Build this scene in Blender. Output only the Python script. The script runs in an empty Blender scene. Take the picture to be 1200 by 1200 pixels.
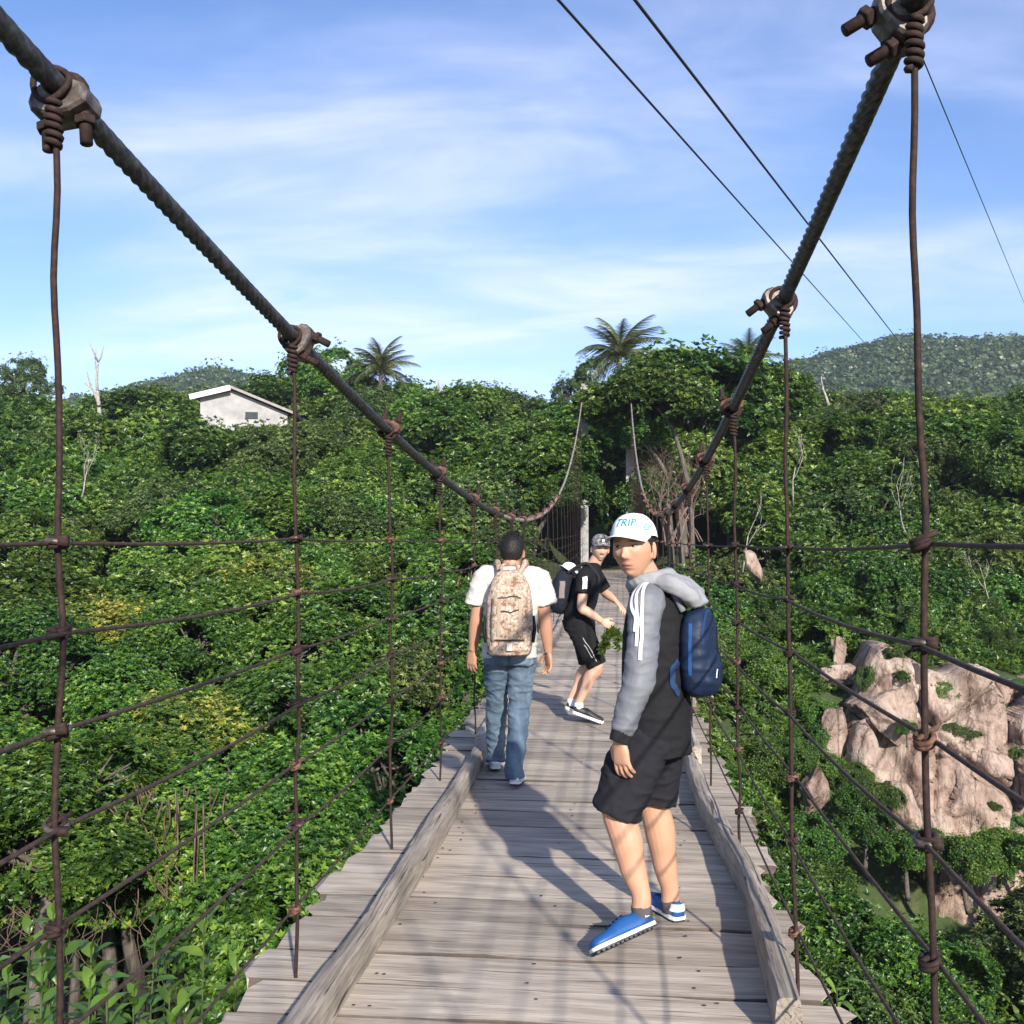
import bpy, bmesh, math, random
import numpy as np
from mathutils import Vector, Matrix, noise as mnoise

SC = bpy.context.scene
COL = SC.collection
R = math.radians
random.seed(7)

# ------------------------------------------------------------------ camera
EYE = 1.62
YAW = R(5.71)
cam_d = bpy.data.cameras.new('camera')
cam = bpy.data.objects.new('camera', cam_d)
COL.objects.link(cam)
cam.location = (0, 0, EYE)
cam.rotation_euler = (R(90 + 1.43), 0, YAW)
cam_d.sensor_width = 36.0
cam_d.lens = 36.0
cam_d.clip_start = 0.05
cam_d.clip_end = 6000
SC.camera = cam

# ------------------------------------------------------------------ light
SUN_EL = R(24.5)
SUN_AZ = R(21.5)             # sun stands behind the camera, this far to its right
sun_dir = Vector((math.sin(SUN_AZ) * math.cos(SUN_EL), -math.cos(SUN_AZ) * math.cos(SUN_EL), math.sin(SUN_EL)))
sd = bpy.data.lights.new('sun', 'SUN')
sd.energy = 5.0
sd.angle = R(1.0)
sd.color = (1.0, 0.93, 0.83)
sun = bpy.data.objects.new('sun', sd)
COL.objects.link(sun)
sun.location = (20, -60, 50)
sun.rotation_euler = sun_dir.to_track_quat('Z', 'Y').to_euler()

SC.view_settings.view_transform = 'Standard'
SC.view_settings.look = 'None'
SC.view_settings.gamma = 1.0
SC.view_settings.exposure = 0.72
SC.view_settings.use_curve_mapping = False
SC.cycles.use_denoising = True
SC.cycles.max_bounces = 7
SC.cycles.diffuse_bounces = 3
SC.cycles.transmission_bounces = 4
SC.cycles.transparent_max_bounces = 6
SC.cycles.sample_clamp_indirect = 4.0

world = bpy.data.worlds.new('World')
SC.world = world
world.use_nodes = True
wn = world.node_tree
wn.nodes.clear()


def N(tree, kind, **kw):
    n = tree.nodes.new(kind)
    for k, v in kw.items():
        if k.startswith('_'):
            setattr(n, k[1:], v)
        else:
            key = int(k[1:]) if (k[0] == 'i' and k[1:].isdigit()) else k.replace('__', ' ')
            n.inputs[key].default_value = v
    return n


def build_sky():
    t = wn
    L = t.links.new
    out = N(t, 'ShaderNodeOutputWorld')
    bg = N(t, 'ShaderNodeBackground', Strength=0.118)
    sky = N(t, 'ShaderNodeTexSky', _sky_type='NISHITA', _sun_disc=False)
    sky.sun_elevation = SUN_EL
    sky.sun_rotation = math.pi - SUN_AZ
    sky.altitude = 50
    sky.air_density = 0.95
    sky.dust_density = 0.15
    sky.ozone_density = 1.6
    tc = N(t, 'ShaderNodeTexCoord')
    sep = N(t, 'ShaderNodeSeparateXYZ')
    L(tc.outputs['Generated'], sep.inputs[0])
    # thin cloud sheet: direction projected on a high plane
    zz = N(t, 'ShaderNodeMath', _operation='MAXIMUM', i1=0.0)
    L(sep.outputs['Z'], zz.inputs[0])
    zz2 = N(t, 'ShaderNodeMath', _operation='ADD', i1=0.16)
    L(zz.outputs[0], zz2.inputs[0])
    dx = N(t, 'ShaderNodeMath', _operation='DIVIDE')
    dy = N(t, 'ShaderNodeMath', _operation='DIVIDE')
    L(sep.outputs['X'], dx.inputs[0]); L(zz2.outputs[0], dx.inputs[1])
    L(sep.outputs['Y'], dy.inputs[0]); L(zz2.outputs[0], dy.inputs[1])
    comb = N(t, 'ShaderNodeCombineXYZ')
    L(dx.outputs[0], comb.inputs[0]); L(dy.outputs[0], comb.inputs[1])
    mp = N(t, 'ShaderNodeMapping')
    mp.inputs['Rotation'].default_value = (0, 0, R(-9))
    mp.inputs['Scale'].default_value = (0.55, 1.15, 1)
    mp.inputs['Location'].default_value = (1.35, 0.35, 0)
    L(comb.outputs[0], mp.inputs['Vector'])
    n1 = N(t, 'ShaderNodeTexNoise', Scale=0.95, Detail=6.0, Roughness=0.5, Distortion=0.35)
    L(mp.outputs[0], n1.inputs['Vector'])
    r1 = N(t, 'ShaderNodeValToRGB')
    r1.color_ramp.elements[0].position = 0.42
    r1.color_ramp.elements[1].position = 0.69
    r1.color_ramp.interpolation = 'EASE'
    L(n1.outputs['Fac'], r1.inputs['Fac'])
    n2 = N(t, 'ShaderNodeTexNoise', Scale=2.6, Detail=9.0, Roughness=0.58, Distortion=0.9)
    L(mp.outputs[0], n2.inputs['Vector'])
    r2 = N(t, 'ShaderNodeMapRange', i1=0.34, i2=0.68, i3=0.30, i4=1.0)
    L(n2.outputs['Fac'], r2.inputs[0])
    mu = N(t, 'ShaderNodeMath', _operation='MULTIPLY')
    L(r1.outputs['Color'], mu.inputs[0]); L(r2.outputs[0], mu.inputs[1])
    mu2 = N(t, 'ShaderNodeMath', _operation='MULTIPLY', i1=0.80, _use_clamp=True)
    L(mu.outputs[0], mu2.inputs[0])
    # saturate the clear sky a little, as the phone does
    hs = N(t, 'ShaderNodeHueSaturation', Saturation=1.16, Value=1.06)
    hs.inputs['Hue'].default_value = 0.501
    L(sky.outputs[0], hs.inputs['Color'])
    wb = N(t, 'ShaderNodeMix', _data_type='RGBA', _blend_type='MULTIPLY', Factor=1.0)
    wb.inputs['B'].default_value = (0.96, 0.905, 1.04, 1)
    L(hs.outputs[0], wb.inputs['A'])
    mix = N(t, 'ShaderNodeMix', _data_type='RGBA')
    L(mu2.outputs[0], mix.inputs['Factor'])
    L(wb.outputs['Result'], mix.inputs['A'])
    mix.inputs['B'].default_value = (6.3, 6.45, 8.1, 1)
    L(mix.outputs['Result'], bg.inputs['Color'])
    L(bg.outputs[0], out.inputs[0])


build_sky()

# ------------------------------------------------------------------ helpers


def smooth01(t):
    t = np.clip(t, 0, 1)
    return t * t * (3 - 2 * t)


def mesh_np(name, verts, faces, mat=None, smooth=False, tint=None):
    """faces: (n,k) int array, all faces of one size, or list of such arrays"""
    if not isinstance(faces, list):
        faces = [faces]
    me = bpy.data.meshes.new(name)
    verts = np.asarray(verts, dtype=np.float32)
    me.vertices.add(len(verts))
    me.vertices.foreach_set('co', verts.ravel())
    loops = np.concatenate([f.ravel() for f in faces]).astype(np.int32)
    sizes = np.concatenate([np.full(len(f), f.shape[1]) for f in faces]).astype(np.int32)
    starts = np.concatenate([[0], np.cumsum(sizes)[:-1]]).astype(np.int32)
    me.loops.add(len(loops))
    me.loops.foreach_set('vertex_index', loops)
    me.polygons.add(len(sizes))
    me.polygons.foreach_set('loop_start', starts)
    me.polygons.foreach_set('loop_total', sizes)
    me.polygons.foreach_set('use_smooth', np.full(len(sizes), smooth))
    me.update(calc_edges=True)
    if tint is not None:
        a = me.attributes.new('tint', 'FLOAT', 'FACE')
        a.data.foreach_set('value', np.asarray(tint, dtype=np.float32))
    me.validate()
    if mat:
        me.materials.append(mat)
    return me


def put(name, me, parent=None, loc=None, rot=None, scale=None):
    o = bpy.data.objects.new(name, me)
    COL.objects.link(o)
    if parent is not None:
        o.parent = parent
    if loc is not None:
        o.location = loc
    if rot is not None:
        o.rotation_euler = rot
    if scale is not None:
        o.scale = scale if hasattr(scale, '__len__') else (scale,) * 3
    return o


def tag(o, label=None, cat=None, group=None, kind=None):
    if label: o['label'] = label
    if cat: o['category'] = cat
    if group: o['group'] = group
    if kind: o['kind'] = kind
    return o


class MB:
    """collects verts / polygons (with material slot) for one mesh"""
    def __init__(s):
        s.v = []; s.f = []; s.m = []

    def add(s, verts, faces, mi=0):
        o = len(s.v)
        s.v += [tuple(p) for p in verts]
        for f in faces:
            s.f.append([i + o for i in f]); s.m.append(mi)
        return s

    def box(s, c, size, mi=0, M=None):
        x, y, z = [q / 2 for q in size]
        vs = [Vector((sx * x, sy * y, sz * z)) for sx in (-1, 1) for sy in (-1, 1) for sz in (-1, 1)]
        if M is not None:
            vs = [M @ v for v in vs]
        vs = [v + Vector(c) for v in vs]
        return s.add(vs, [(0, 1, 3, 2), (4, 6, 7, 5), (0, 4, 5, 1), (2, 3, 7, 6), (0, 2, 6, 4), (1, 5, 7, 3)], mi)

    def tube(s, pts, rad, n=10, mi=0, cap=True, closed=False):
        v, f = tube_geo(pts, rad, n, cap, closed)
        return s.add(v, f, mi)

    def mesh(s, name, mats, smooth=False):
        me = bpy.data.meshes.new(name)
        me.from_pydata(s.v, [], s.f)
        for m in (mats if isinstance(mats, (list, tuple)) else [mats]):
            me.materials.append(m)
        me.polygons.foreach_set('material_index', s.m)
        me.polygons.foreach_set('use_smooth', [smooth] * len(s.f))
        me.update()
        return me


def tube_geo(pts, rad, n=10, cap=True, closed=False, prof=None):
    P = [Vector(p) for p in pts]
    k = len(P)
    if not hasattr(rad, '__len__'):
        rad = [rad] * k
    V = []; F = []
    t0 = (P[1] - P[0]).normalized()
    ref = Vector((0, 0, 1)) if abs(t0.z) < 0.9 else Vector((1, 0, 0))
    u = t0.cross(ref).normalized()
    for i in range(k):
        if closed:
            t = (P[(i + 1) % k] - P[i - 1]).normalized()
        else:
            t = (P[min(i + 1, k - 1)] - P[max(i - 1, 0)]).normalized()
        u = (u - t * u.dot(t)).normalized()
        w = t.cross(u)
        for j in range(n):
            a = 2 * math.pi * j / n
            r = rad[i] * (prof(a, i) if prof else 1)
            V.append(P[i] + (u * math.cos(a) + w * math.sin(a)) * r)
    rings = k if closed else k - 1
    for i in range(rings):
        b = ((i + 1) % k) * n
        for j in range(n):
            F.append((i * n + j, i * n + (j + 1) % n, b + (j + 1) % n, b + j))
    if cap and not closed:
        F.append(tuple(reversed(range(n))))
        F.append(tuple((k - 1) * n + j for j in range(n)))
    return V, F


def catmull(pts, sub=6):
    P = [Vector(p) for p in pts]
    out = []
    for i in range(len(P) - 1):
        p0 = P[max(i - 1, 0)]; p1 = P[i]; p2 = P[i + 1]; p3 = P[min(i + 2, len(P) - 1)]
        for j in range(sub):
            t = j / sub
            out.append(0.5 * ((2 * p1) + (p2 - p0) * t + (2 * p0 - 5 * p1 + 4 * p2 - p3) * t * t + (3 * p1 - p0 - 3 * p2 + p3) * t ** 3))
    out.append(P[-1])
    return out


# ------------------------------------------------------------------ materials
MAT = {}


def newmat(name):
    m = bpy.data.materials.new(name)
    m.use_nodes = True
    t = m.node_tree
    b = t.nodes['Principled BSDF']
    MAT[name] = m
    return m, t, b


def ramp(t, stops, fac=None, interp='LINEAR'):
    r = t.nodes.new('ShaderNodeValToRGB')
    r.color_ramp.interpolation = interp
    e = r.color_ramp.elements
    while len(e) < len(stops):
        e.new(0.5)
    for i, (p, c) in enumerate(stops):
        e[i].position = p
        e[i].color = (c[0], c[1], c[2], 1)
    if fac is not None:
        t.links.new(fac, r.inputs['Fac'])
    return r


def noise_mat(name, c1, c2, scale=20, rough=0.8, metal=0.0, bump=0.3, bscale=None, detail=6, stretch=None, coord='Object', dist=0.002, spec=0.4, lo=0.3, hi=0.7, mid=None):
    m, t, b = newmat(name)
    L = t.links.new
    tc = N(t, 'ShaderNodeTexCoord')
    src = tc.outputs[coord]
    if stretch:
        mp = N(t, 'ShaderNodeMapping')
        mp.inputs['Scale'].default_value = stretch
        L(src, mp.inputs['Vector']); src = mp.outputs[0]
    n1 = N(t, 'ShaderNodeTexNoise', Scale=scale, Detail=float(detail), Roughness=0.6)
    L(src, n1.inputs['Vector'])
    stops = [(lo, c1), (hi, c2)] if mid is None else [(lo, c1), ((lo + hi) / 2, mid), (hi, c2)]
    rp = ramp(t, stops, n1.outputs['Fac'])
    L(rp.outputs[0], b.inputs['Base Color'])
    b.inputs['Roughness'].default_value = rough
    b.inputs['Metallic'].default_value = metal
    b.inputs['Specular IOR Level'].default_value = spec
    if bump:
        n2 = N(t, 'ShaderNodeTexNoise', Scale=bscale or scale * 2, Detail=5.0)
        L(src, n2.inputs['Vector'])
        bp = N(t, 'ShaderNodeBump', Strength=bump, Distance=dist)
        L(n2.outputs['Fac'], bp.inputs['Height'])
        L(bp.outputs[0], b.inputs['Normal'])
    return m


def wood_mat(name, dark, mid, light, along='X'):
    m, t, b = newmat(name)
    L = t.links.new
    tc = N(t, 'ShaderNodeTexCoord')
    oi = N(t, 'ShaderNodeObjectInfo')
    off = N(t, 'ShaderNodeVectorMath', _operation='SCALE')
    cb = N(t, 'ShaderNodeCombineXYZ')
    for i in range(3):
        L(oi.outputs['Random'], cb.inputs[i])
    L(cb.outputs[0], off.inputs[0]); off.inputs['Scale'].default_value = 37.0
    ad = N(t, 'ShaderNodeVectorMath', _operation='ADD')
    L(tc.outputs['Object'], ad.inputs[0]); L(off.outputs[0], ad.inputs[1])

    def mapped(sx, sy, sz):
        mp = N(t, 'ShaderNodeMapping')
        mp.inputs['Scale'].default_value = (sx, sy, sz) if along == 'X' else (sy, sx, sz)
        L(ad.outputs[0], mp.inputs['Vector'])
        return mp.outputs[0]
    grain = N(t, 'ShaderNodeTexNoise', Scale=1.0, Detail=7.0, Roughness=0.65, Distortion=0.6)
    L(mapped(3.0, 80, 80), grain.inputs['Vector'])
    blot = N(t, 'ShaderNodeTexNoise', Scale=1.0, Detail=4.0, Roughness=0.55)
    L(mapped(2.2, 5.0, 5.0), blot.inputs['Vector'])
    crack = N(t, 'ShaderNodeTexNoise', Scale=1.0, Detail=3.0, Roughness=0.5, Distortion=1.2)
    L(mapped(1.6, 38, 38), crack.inputs['Vector'])
    g = ramp(t, [(0.32, dark), (0.5, mid), (0.70, light)], grain.outputs['Fac'])
    bl = ramp(t, [(0.3, (0.62, 0.60, 0.59)), (0.62, (1.05, 1.03, 1.0))], blot.outputs['Fac'])
    mx = N(t, 'ShaderNodeMix', _data_type='RGBA', _blend_type='MULTIPLY', Factor=1.0)
    L(g.outputs[0], mx.inputs['A']); L(bl.outputs[0], mx.inputs['B'])
    ck = ramp(t, [(0.335, (0.14, 0.11, 0.09)), (0.385, (1, 1, 1))], crack.outputs['Fac'])
    mx2 = N(t, 'ShaderNodeMix', _data_type='RGBA', _blend_type='MULTIPLY', Factor=0.85)
    L(mx.outputs['Result'], mx2.inputs['A']); L(ck.outputs[0], mx2.inputs['B'])
    val = N(t, 'ShaderNodeMapRange', i1=0.0, i2=1.0, i3=0.70, i4=1.14)
    L(oi.outputs['Random'], val.inputs[0])
    hs = N(t, 'ShaderNodeHueSaturation', Saturation=0.92)
    L(val.outputs[0], hs.inputs['Value'])
    L(mx2.outputs['Result'], hs.inputs['Color'])
    L(hs.outputs[0], b.inputs['Base Color'])
    b.inputs['Roughness'].default_value = 0.85
    b.inputs['Specular IOR Level'].default_value = 0.25
    hsum = N(t, 'ShaderNodeMath', _operation='ADD')
    ckf = N(t, 'ShaderNodeRGBToBW'); L(ck.outputs[0], ckf.inputs[0])
    L(grain.outputs['Fac'], hsum.inputs[0]); L(ckf.outputs[0], hsum.inputs[1])
    bp = N(t, 'ShaderNodeBump', Strength=0.55, Distance=0.004)
    L(hsum.outputs[0], bp.inputs['Height'])
    L(bp.outputs[0], b.inputs['Normal'])
    return m


def leaf_mat(name, dark, mid, light, rough=0.42, trans=0.28, spec=0.5, tval=(0.72, 1.3)):
    """tint = per leaf-cluster variation stored on the mesh; object random = per plant"""
    m, t, b = newmat(name)
    L = t.links.new
    at = N(t, 'ShaderNodeAttribute', _attribute_name='tint')
    oi = N(t, 'ShaderNodeObjectInfo')
    rp = ramp(t, [(0.0, dark), (0.55, mid), (1.0, light)], at.outputs['Fac'])
    hs = N(t, 'ShaderNodeHueSaturation')
    mr = N(t, 'ShaderNodeMapRange', i1=0.0, i2=1.0, i3=tval[0], i4=tval[1])
    L(oi.outputs['Random'], mr.inputs[0])
    m2 = N(t, 'ShaderNodeMath', _operation='MULTIPLY', i1=7.31)
    L(oi.outputs['Random'], m2.inputs[0])
    fr = N(t, 'ShaderNodeMath', _operation='FRACT'); L(m2.outputs[0], fr.inputs[0])
    mh = N(t, 'ShaderNodeMapRange', i1=0.0, i2=1.0, i3=0.482, i4=0.515)
    L(fr.outputs[0], mh.inputs[0])
    L(mh.outputs[0], hs.inputs['Hue']); L(mr.outputs[0], hs.inputs['Value'])
    L(rp.outputs[0], hs.inputs['Color'])
    L(hs.outputs[0], b.inputs['Base Color'])
    b.inputs['Roughness'].default_value = rough
    b.inputs['Specular IOR Level'].default_value = spec
    tr = N(t, 'ShaderNodeBsdfTranslucent')
    hs2 = N(t, 'ShaderNodeHueSaturation', Hue=0.478, Saturation=1.05, Value=1.35)
    L(hs.outputs[0], hs2.inputs['Color']); L(hs2.outputs[0], tr.inputs['Color'])
    mx = N(t, 'ShaderNodeMixShader', Fac=trans)
    out = t.nodes['Material Output']
    L(b.outputs[0], mx.inputs[1]); L(tr.outputs[0], mx.inputs[2])
    L(mx.outputs[0], out.inputs['Surface'])
    return m


wood_mat('plank_wood', (0.265, 0.218, 0.168), (0.475, 0.408, 0.326), (0.61, 0.535, 0.44), 'X')
wood_mat('kerb_wood', (0.23, 0.192, 0.15), (0.445, 0.385, 0.312), (0.585, 0.515, 0.43), 'Y')
noise_mat('rust', (0.016, 0.010, 0.009), (0.060, 0.030, 0.023), scale=60, rough=0.8, metal=0.25, bump=0.5, mid=(0.032, 0.017, 0.0135))
noise_mat('rust_bright', (0.055, 0.026, 0.018), (0.24, 0.135, 0.095), scale=45, rough=0.75, metal=0.2, bump=0.5, mid=(0.12, 0.055, 0.037))
noise_mat('cable_steel', (0.026, 0.027, 0.031), (0.135, 0.134, 0.138), scale=40, rough=0.5, metal=0.5, bump=0.25, mid=(0.065, 0.066, 0.071))
noise_mat('cable_weathered', (0.12, 0.10, 0.085), (0.46, 0.41, 0.36), scale=9, rough=0.7, metal=0.2, bump=0.25, mid=(0.28, 0.24, 0.21))
noise_mat('galvanised', (0.045, 0.036, 0.031), (0.27, 0.25, 0.225), scale=35, rough=0.5, metal=0.5, bump=0.3, mid=(0.125, 0.10, 0.085))
noise_mat('wire_rust', (0.03, 0.022, 0.019), (0.10, 0.062, 0.048), scale=50, rough=0.75, metal=0.3, bump=0.4)
noise_mat('plank_edge_shade', (0.045, 0.034, 0.027), (0.15, 0.12, 0.095), scale=14, rough=0.95, bump=0.4, stretch=(0.3, 1, 1))
noise_mat('grey_wall', (0.27, 0.265, 0.26), (0.43, 0.42, 0.41), scale=1.5, rough=0.9, bump=0.1)
noise_mat('nail', (0.03, 0.018, 0.014), (0.07, 0.04, 0.03), scale=90, rough=0.8, bump=0)
noise_mat('black_cable', (0.012, 0.012, 0.014), (0.02, 0.02, 0.024), scale=8, rough=0.55, bump=0)
noise_mat('bark', (0.05, 0.041, 0.033), (0.155, 0.136, 0.116), scale=7, rough=0.9, bump=0.6, stretch=(3, 3, 0.6), dist=0.02)
noise_mat('dead_wood', (0.17, 0.145, 0.125), (0.46, 0.42, 0.38), scale=9, rough=0.9, bump=0.4, dist=0.01)
noise_mat('green_stem', (0.03, 0.05, 0.015), (0.08, 0.10, 0.035), scale=8, rough=0.8, bump=0)
noise_mat('dry_twig', (0.10, 0.062, 0.05), (0.27, 0.18, 0.15), scale=6, rough=0.9, bump=0)
noise_mat('vine', (0.07, 0.045, 0.03), (0.19, 0.13, 0.09), scale=5, rough=0.9, bump=0)
noise_mat('concrete', (0.20, 0.195, 0.19), (0.40, 0.39, 0.375), scale=5, rough=0.9, bump=0.3)
noise_mat('white_plaster', (0.66, 0.66, 0.65), (0.82, 0.82, 0.81), scale=2, rough=0.85, bump=0.1)
noise_mat('roof_sheet', (0.22, 0.19, 0.17), (0.36, 0.32, 0.30), scale=3, rough=0.8, bump=0.2)
noise_mat('dark_glass', (0.02, 0.03, 0.03), (0.05, 0.06, 0.06), scale=2, rough=0.2, bump=0)
leaf_mat('leaf_broad', (0.017, 0.050, 0.008), (0.058, 0.132, 0.018), (0.195, 0.290, 0.046), rough=0.38)
leaf_mat('leaf_small', (0.018, 0.058, 0.009), (0.062, 0.150, 0.019), (0.195, 0.305, 0.040), rough=0.4)
leaf_mat('leaf_olive', (0.022, 0.048, 0.012), (0.062, 0.112, 0.024), (0.170, 0.220, 0.052), rough=0.42)
leaf_mat('leaf_yellow', (0.030, 0.078, 0.010), (0.125, 0.190, 0.024), (0.46, 0.41, 0.08), tval=(0.85, 1.15))
leaf_mat('leaf_far', (0.018, 0.048, 0.014), (0.046, 0.095, 0.026), (0.095, 0.150, 0.040))
leaf_mat('leaf_big', (0.035, 0.090, 0.012), (0.105, 0.205, 0.028), (0.30, 0.36, 0.060), rough=0.35, trans=0.3)
leaf_mat('palm_leaf', (0.030, 0.050, 0.016), (0.080, 0.110, 0.036), (0.17, 0.17, 0.07), rough=0.35)
leaf_mat('grass_leaf', (0.035, 0.085, 0.014), (0.085, 0.16, 0.026), (0.21, 0.26, 0.06))


def ground_mat():
    m, t, b = newmat('soil')
    L = t.links.new
    tc = N(t, 'ShaderNodeTexCoord')
    n1 = N(t, 'ShaderNodeTexNoise', Scale=0.35, Detail=8.0, Roughness=0.65)
    n2 = N(t, 'ShaderNodeTexNoise', Scale=4.0, Detail=8.0, Roughness=0.7)
    L(tc.outputs['Object'], n1.inputs['Vector']); L(tc.outputs['Object'], n2.inputs['Vector'])
    r1 = ramp(t, [(0.35, (0.030, 0.050, 0.014)), (0.55, (0.055, 0.085, 0.022)), (0.72, (0.15, 0.115, 0.07))], n1.outputs['Fac'])
    r2 = ramp(t, [(0.3, (0.55, 0.55, 0.55)), (0.7, (1.2, 1.2, 1.2))], n2.outputs['Fac'])
    mx = N(t, 'ShaderNodeMix', _data_type='RGBA', _blend_type='MULTIPLY', Factor=1.0)
    L(r1.outputs[0], mx.inputs['A']); L(r2.outputs[0], mx.inputs['B'])
    L(mx.outputs['Result'], b.inputs['Base Color'])
    b.inputs['Roughness'].default_value = 0.95
    bp = N(t, 'ShaderNodeBump', Strength=0.8, Distance=0.08)
    L(n2.outputs['Fac'], bp.inputs['Height']); L(bp.outputs[0], b.inputs['Normal'])


ground_mat()


def rock_mat():
    m, t, b = newmat('rock')
    L = t.links.new
    tc = N(t, 'ShaderNodeTexCoord')
    geo = N(t, 'ShaderNodeNewGeometry')
    n1 = N(t, 'ShaderNodeTexNoise', Scale=1.3, Detail=9.0, Roughness=0.62, Distortion=0.4)
    mp = N(t, 'ShaderNodeMapping'); mp.inputs['Scale'].default_value = (1, 1, 0.45)
    L(geo.outputs['Position'], mp.inputs['Vector'])
    L(mp.outputs[0], n1.inputs['Vector'])
    r1 = ramp(t, [(0.30, (0.15, 0.095, 0.075)), (0.46, (0.36, 0.262, 0.21)), (0.68, (0.56, 0.46, 0.385))], n1.outputs['Fac'])
    n2 = N(t, 'ShaderNodeTexNoise', Scale=5.0, Detail=8.0, Roughness=0.7, Distortion=1.0)
    L(mp.outputs[0], n2.inputs['Vector'])
    r2 = ramp(t, [(0.36, (0.42, 0.38, 0.36)), (0.5, (1, 1, 1))], n2.outputs['Fac'])
    mx = N(t, 'ShaderNodeMix', _data_type='RGBA', _blend_type='MULTIPLY', Factor=0.8)
    L(r1.outputs[0], mx.inputs['A']); L(r2.outputs[0], mx.inputs['B'])
    vo = N(t, 'ShaderNodeTexVoronoi', _feature='DISTANCE_TO_EDGE', Scale=1.15)
    ds = N(t, 'ShaderNodeMix', _data_type='RGBA', Factor=0.22)
    L(mp.outputs[0], ds.inputs['A']); L(n2.outputs['Color'], ds.inputs['B'])
    L(ds.outputs['Result'], vo.inputs['Vector'])
    rc = ramp(t, [(0.0, (0.22, 0.17, 0.15)), (0.035, (1, 1, 1))], vo.outputs['Distance'])
    mx3 = N(t, 'ShaderNodeMix', _data_type='RGBA', _blend_type='MULTIPLY', Factor=0.8)
    L(mx.outputs['Result'], mx3.inputs['A']); L(rc.outputs[0], mx3.inputs['B'])
    L(mx3.outputs['Result'], b.inputs['Base Color'])
    b.inputs['Roughness'].default_value = 0.92
    b.inputs['Specular IOR Level'].default_value = 0.2
    bp = N(t, 'ShaderNodeBump', Strength=0.9, Distance=0.12)
    L(n2.outputs['Fac'], bp.inputs['Height']); L(bp.outputs[0], b.inputs['Normal'])


rock_mat()
# ------------------------------------------------------------------ terrain
CX = -0.27                     # centre line of the bridge
GL = np.array([(-90, 3), (-26, 1.0), (-17, 0.2), (-12, -3), (-5, -8), (5, -9), (14, -8), (22, -5.5), (30, -2.8), (36, -0.4), (41, 0.3), (50, 3.0), (65, 7.2), (90, 10), (200, 8), (2500, 0)], float)
GR = np.array([(-90, 3), (-26, 1.0), (-17, 0.2), (-12, -3), (-5, -8.5), (8, -9.5), (16, -8.6), (22.5, -7.0), (25.5, -5.6), (27.5, -2.6), (33, -1.4), (38, 0.0), (41, 0.5), (50, 3.0), (65, 7.0), (90, 10), (200, 8), (2500, 0)], float)
# height of the canopy tops
SL = np.array([(3, -2.6), (7, -2.2), (9, -1.9), (11.5, -1.1), (16, -0.75), (25, 0.5), (32, 1.9), (38, 3.7), (50, 7.4), (66, 11.2), (90, 13.5)], float)
SR = np.array([(3, -7.5), (9, -6.6), (14, -5.6), (20, -5.2), (25, -3.8), (29, -1.2), (33, 0.4), (38, 2.9), (48, 6.4), (66, 10.3), (90, 12.5)], float)
RIDGE = np.array([(-900, 20), (-330, 30), (-240, 46), (-165, 62), (-110, 46), (-40, 30), (20, 40), (45, 50), (60, 58), (85, 64), (111, 69.5), (130, 68), (150, 68), (170, 70), (195, 76), (240, 84), (320, 80), (500, 50), (900, 20)], float)


def ground_h(x, y):
    x = np.asarray(x, float); y = np.asarray(y, float)
    tl = smooth01((x + 2.5) / 5.0)
    cut = 2.3 * smooth01((x - 3.6) / 2.4)            # the rock face stands back from the bridge line
    yr = np.where(y > 31.5, y, np.where(y > 22.0, 22.0 + np.clip(y - 22.0 - cut, 0, None) * 9.5 / np.maximum(9.5 - cut, 1), y))
    h = np.interp(y, GL[:, 0], GL[:, 1]) * (1 - tl) + np.interp(yr, GR[:, 0], GR[:, 1]) * tl
    h = h + 0.35 * np.sin(x * 0.5 + y * 0.31) * np.clip((np.abs(x) - 2) / 6, 0, 1) + 0.25 * np.sin(x * 0.9 - y * 0.7 + 1.3) * np.clip((np.abs(x) - 2) / 6, 0, 1)
    h = h - 1.7 * smooth01((x - 4.4) / 1.6) * smooth01((y - 21.5) / 2.5) * smooth01((28.6 - y) / 1.2)
    # level path cut into the slope behind the far tower
    w = smooth01((3.2 - np.abs(x - CX)) / 1.6) * smooth01((y - 38.5) / 2) * smooth01((75 - y) / 12)
    h = h * (1 - w) + 0.27 * w
    w = smooth01((3.2 - np.abs(x - CX)) / 1.6) * smooth01((-15 - y) / 2)
    h = h * (1 - w) + 0.25 * w
    ridge = np.interp(x, RIDGE[:, 0], RIDGE[:, 1])
    h = h + ridge * np.exp(-((y - 420) / 75.0) ** 2)
    return h


def canopy(x, y):
    tl = smooth01((np.asarray(x, float) + 1.5) / 4.0)
    return np.interp(y, SL[:, 0], SL[:, 1]) * (1 - tl) + np.interp(y, SR[:, 0], SR[:, 1]) * tl


def make_ground():
    xs = np.concatenate([-np.geomspace(1500, 32, 40), np.linspace(-30, 30, 86), np.geomspace(32, 1500, 40)])
    ys = np.concatenate([np.linspace(-110, -30, 12), np.linspace(-28, 80, 130), np.geomspace(84, 2400, 70)])
    X, Y = np.meshgrid(xs, ys)
    Z = ground_h(X, Y)
    nx, ny = len(xs), len(ys)
    idx = np.arange(nx * ny).reshape(ny, nx)
    f = np.stack([idx[:-1, :-1], idx[:-1, 1:], idx[1:, 1:], idx[1:, :-1]], -1).reshape(-1, 4)
    me = mesh_np('ground', np.stack([X, Y, Z], -1).reshape(-1, 3), f, MAT['soil'], True)
    tag(put('ground', me), kind='structure')


make_ground()

# ------------------------------------------------------------------ the bridge
bridge = put('suspension_bridge', None, loc=(CX, 0, 0))
bridge.empty_display_size = 1
tag(bridge, 'long wooden plank suspension bridge with rusty wire side nets and thick steel cables', 'bridge')
Y0, Y1 = -15.5, 40.6


def deck_z(y):
    return 0.0005 * (y - 12.4) ** 2 - 0.05


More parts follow.
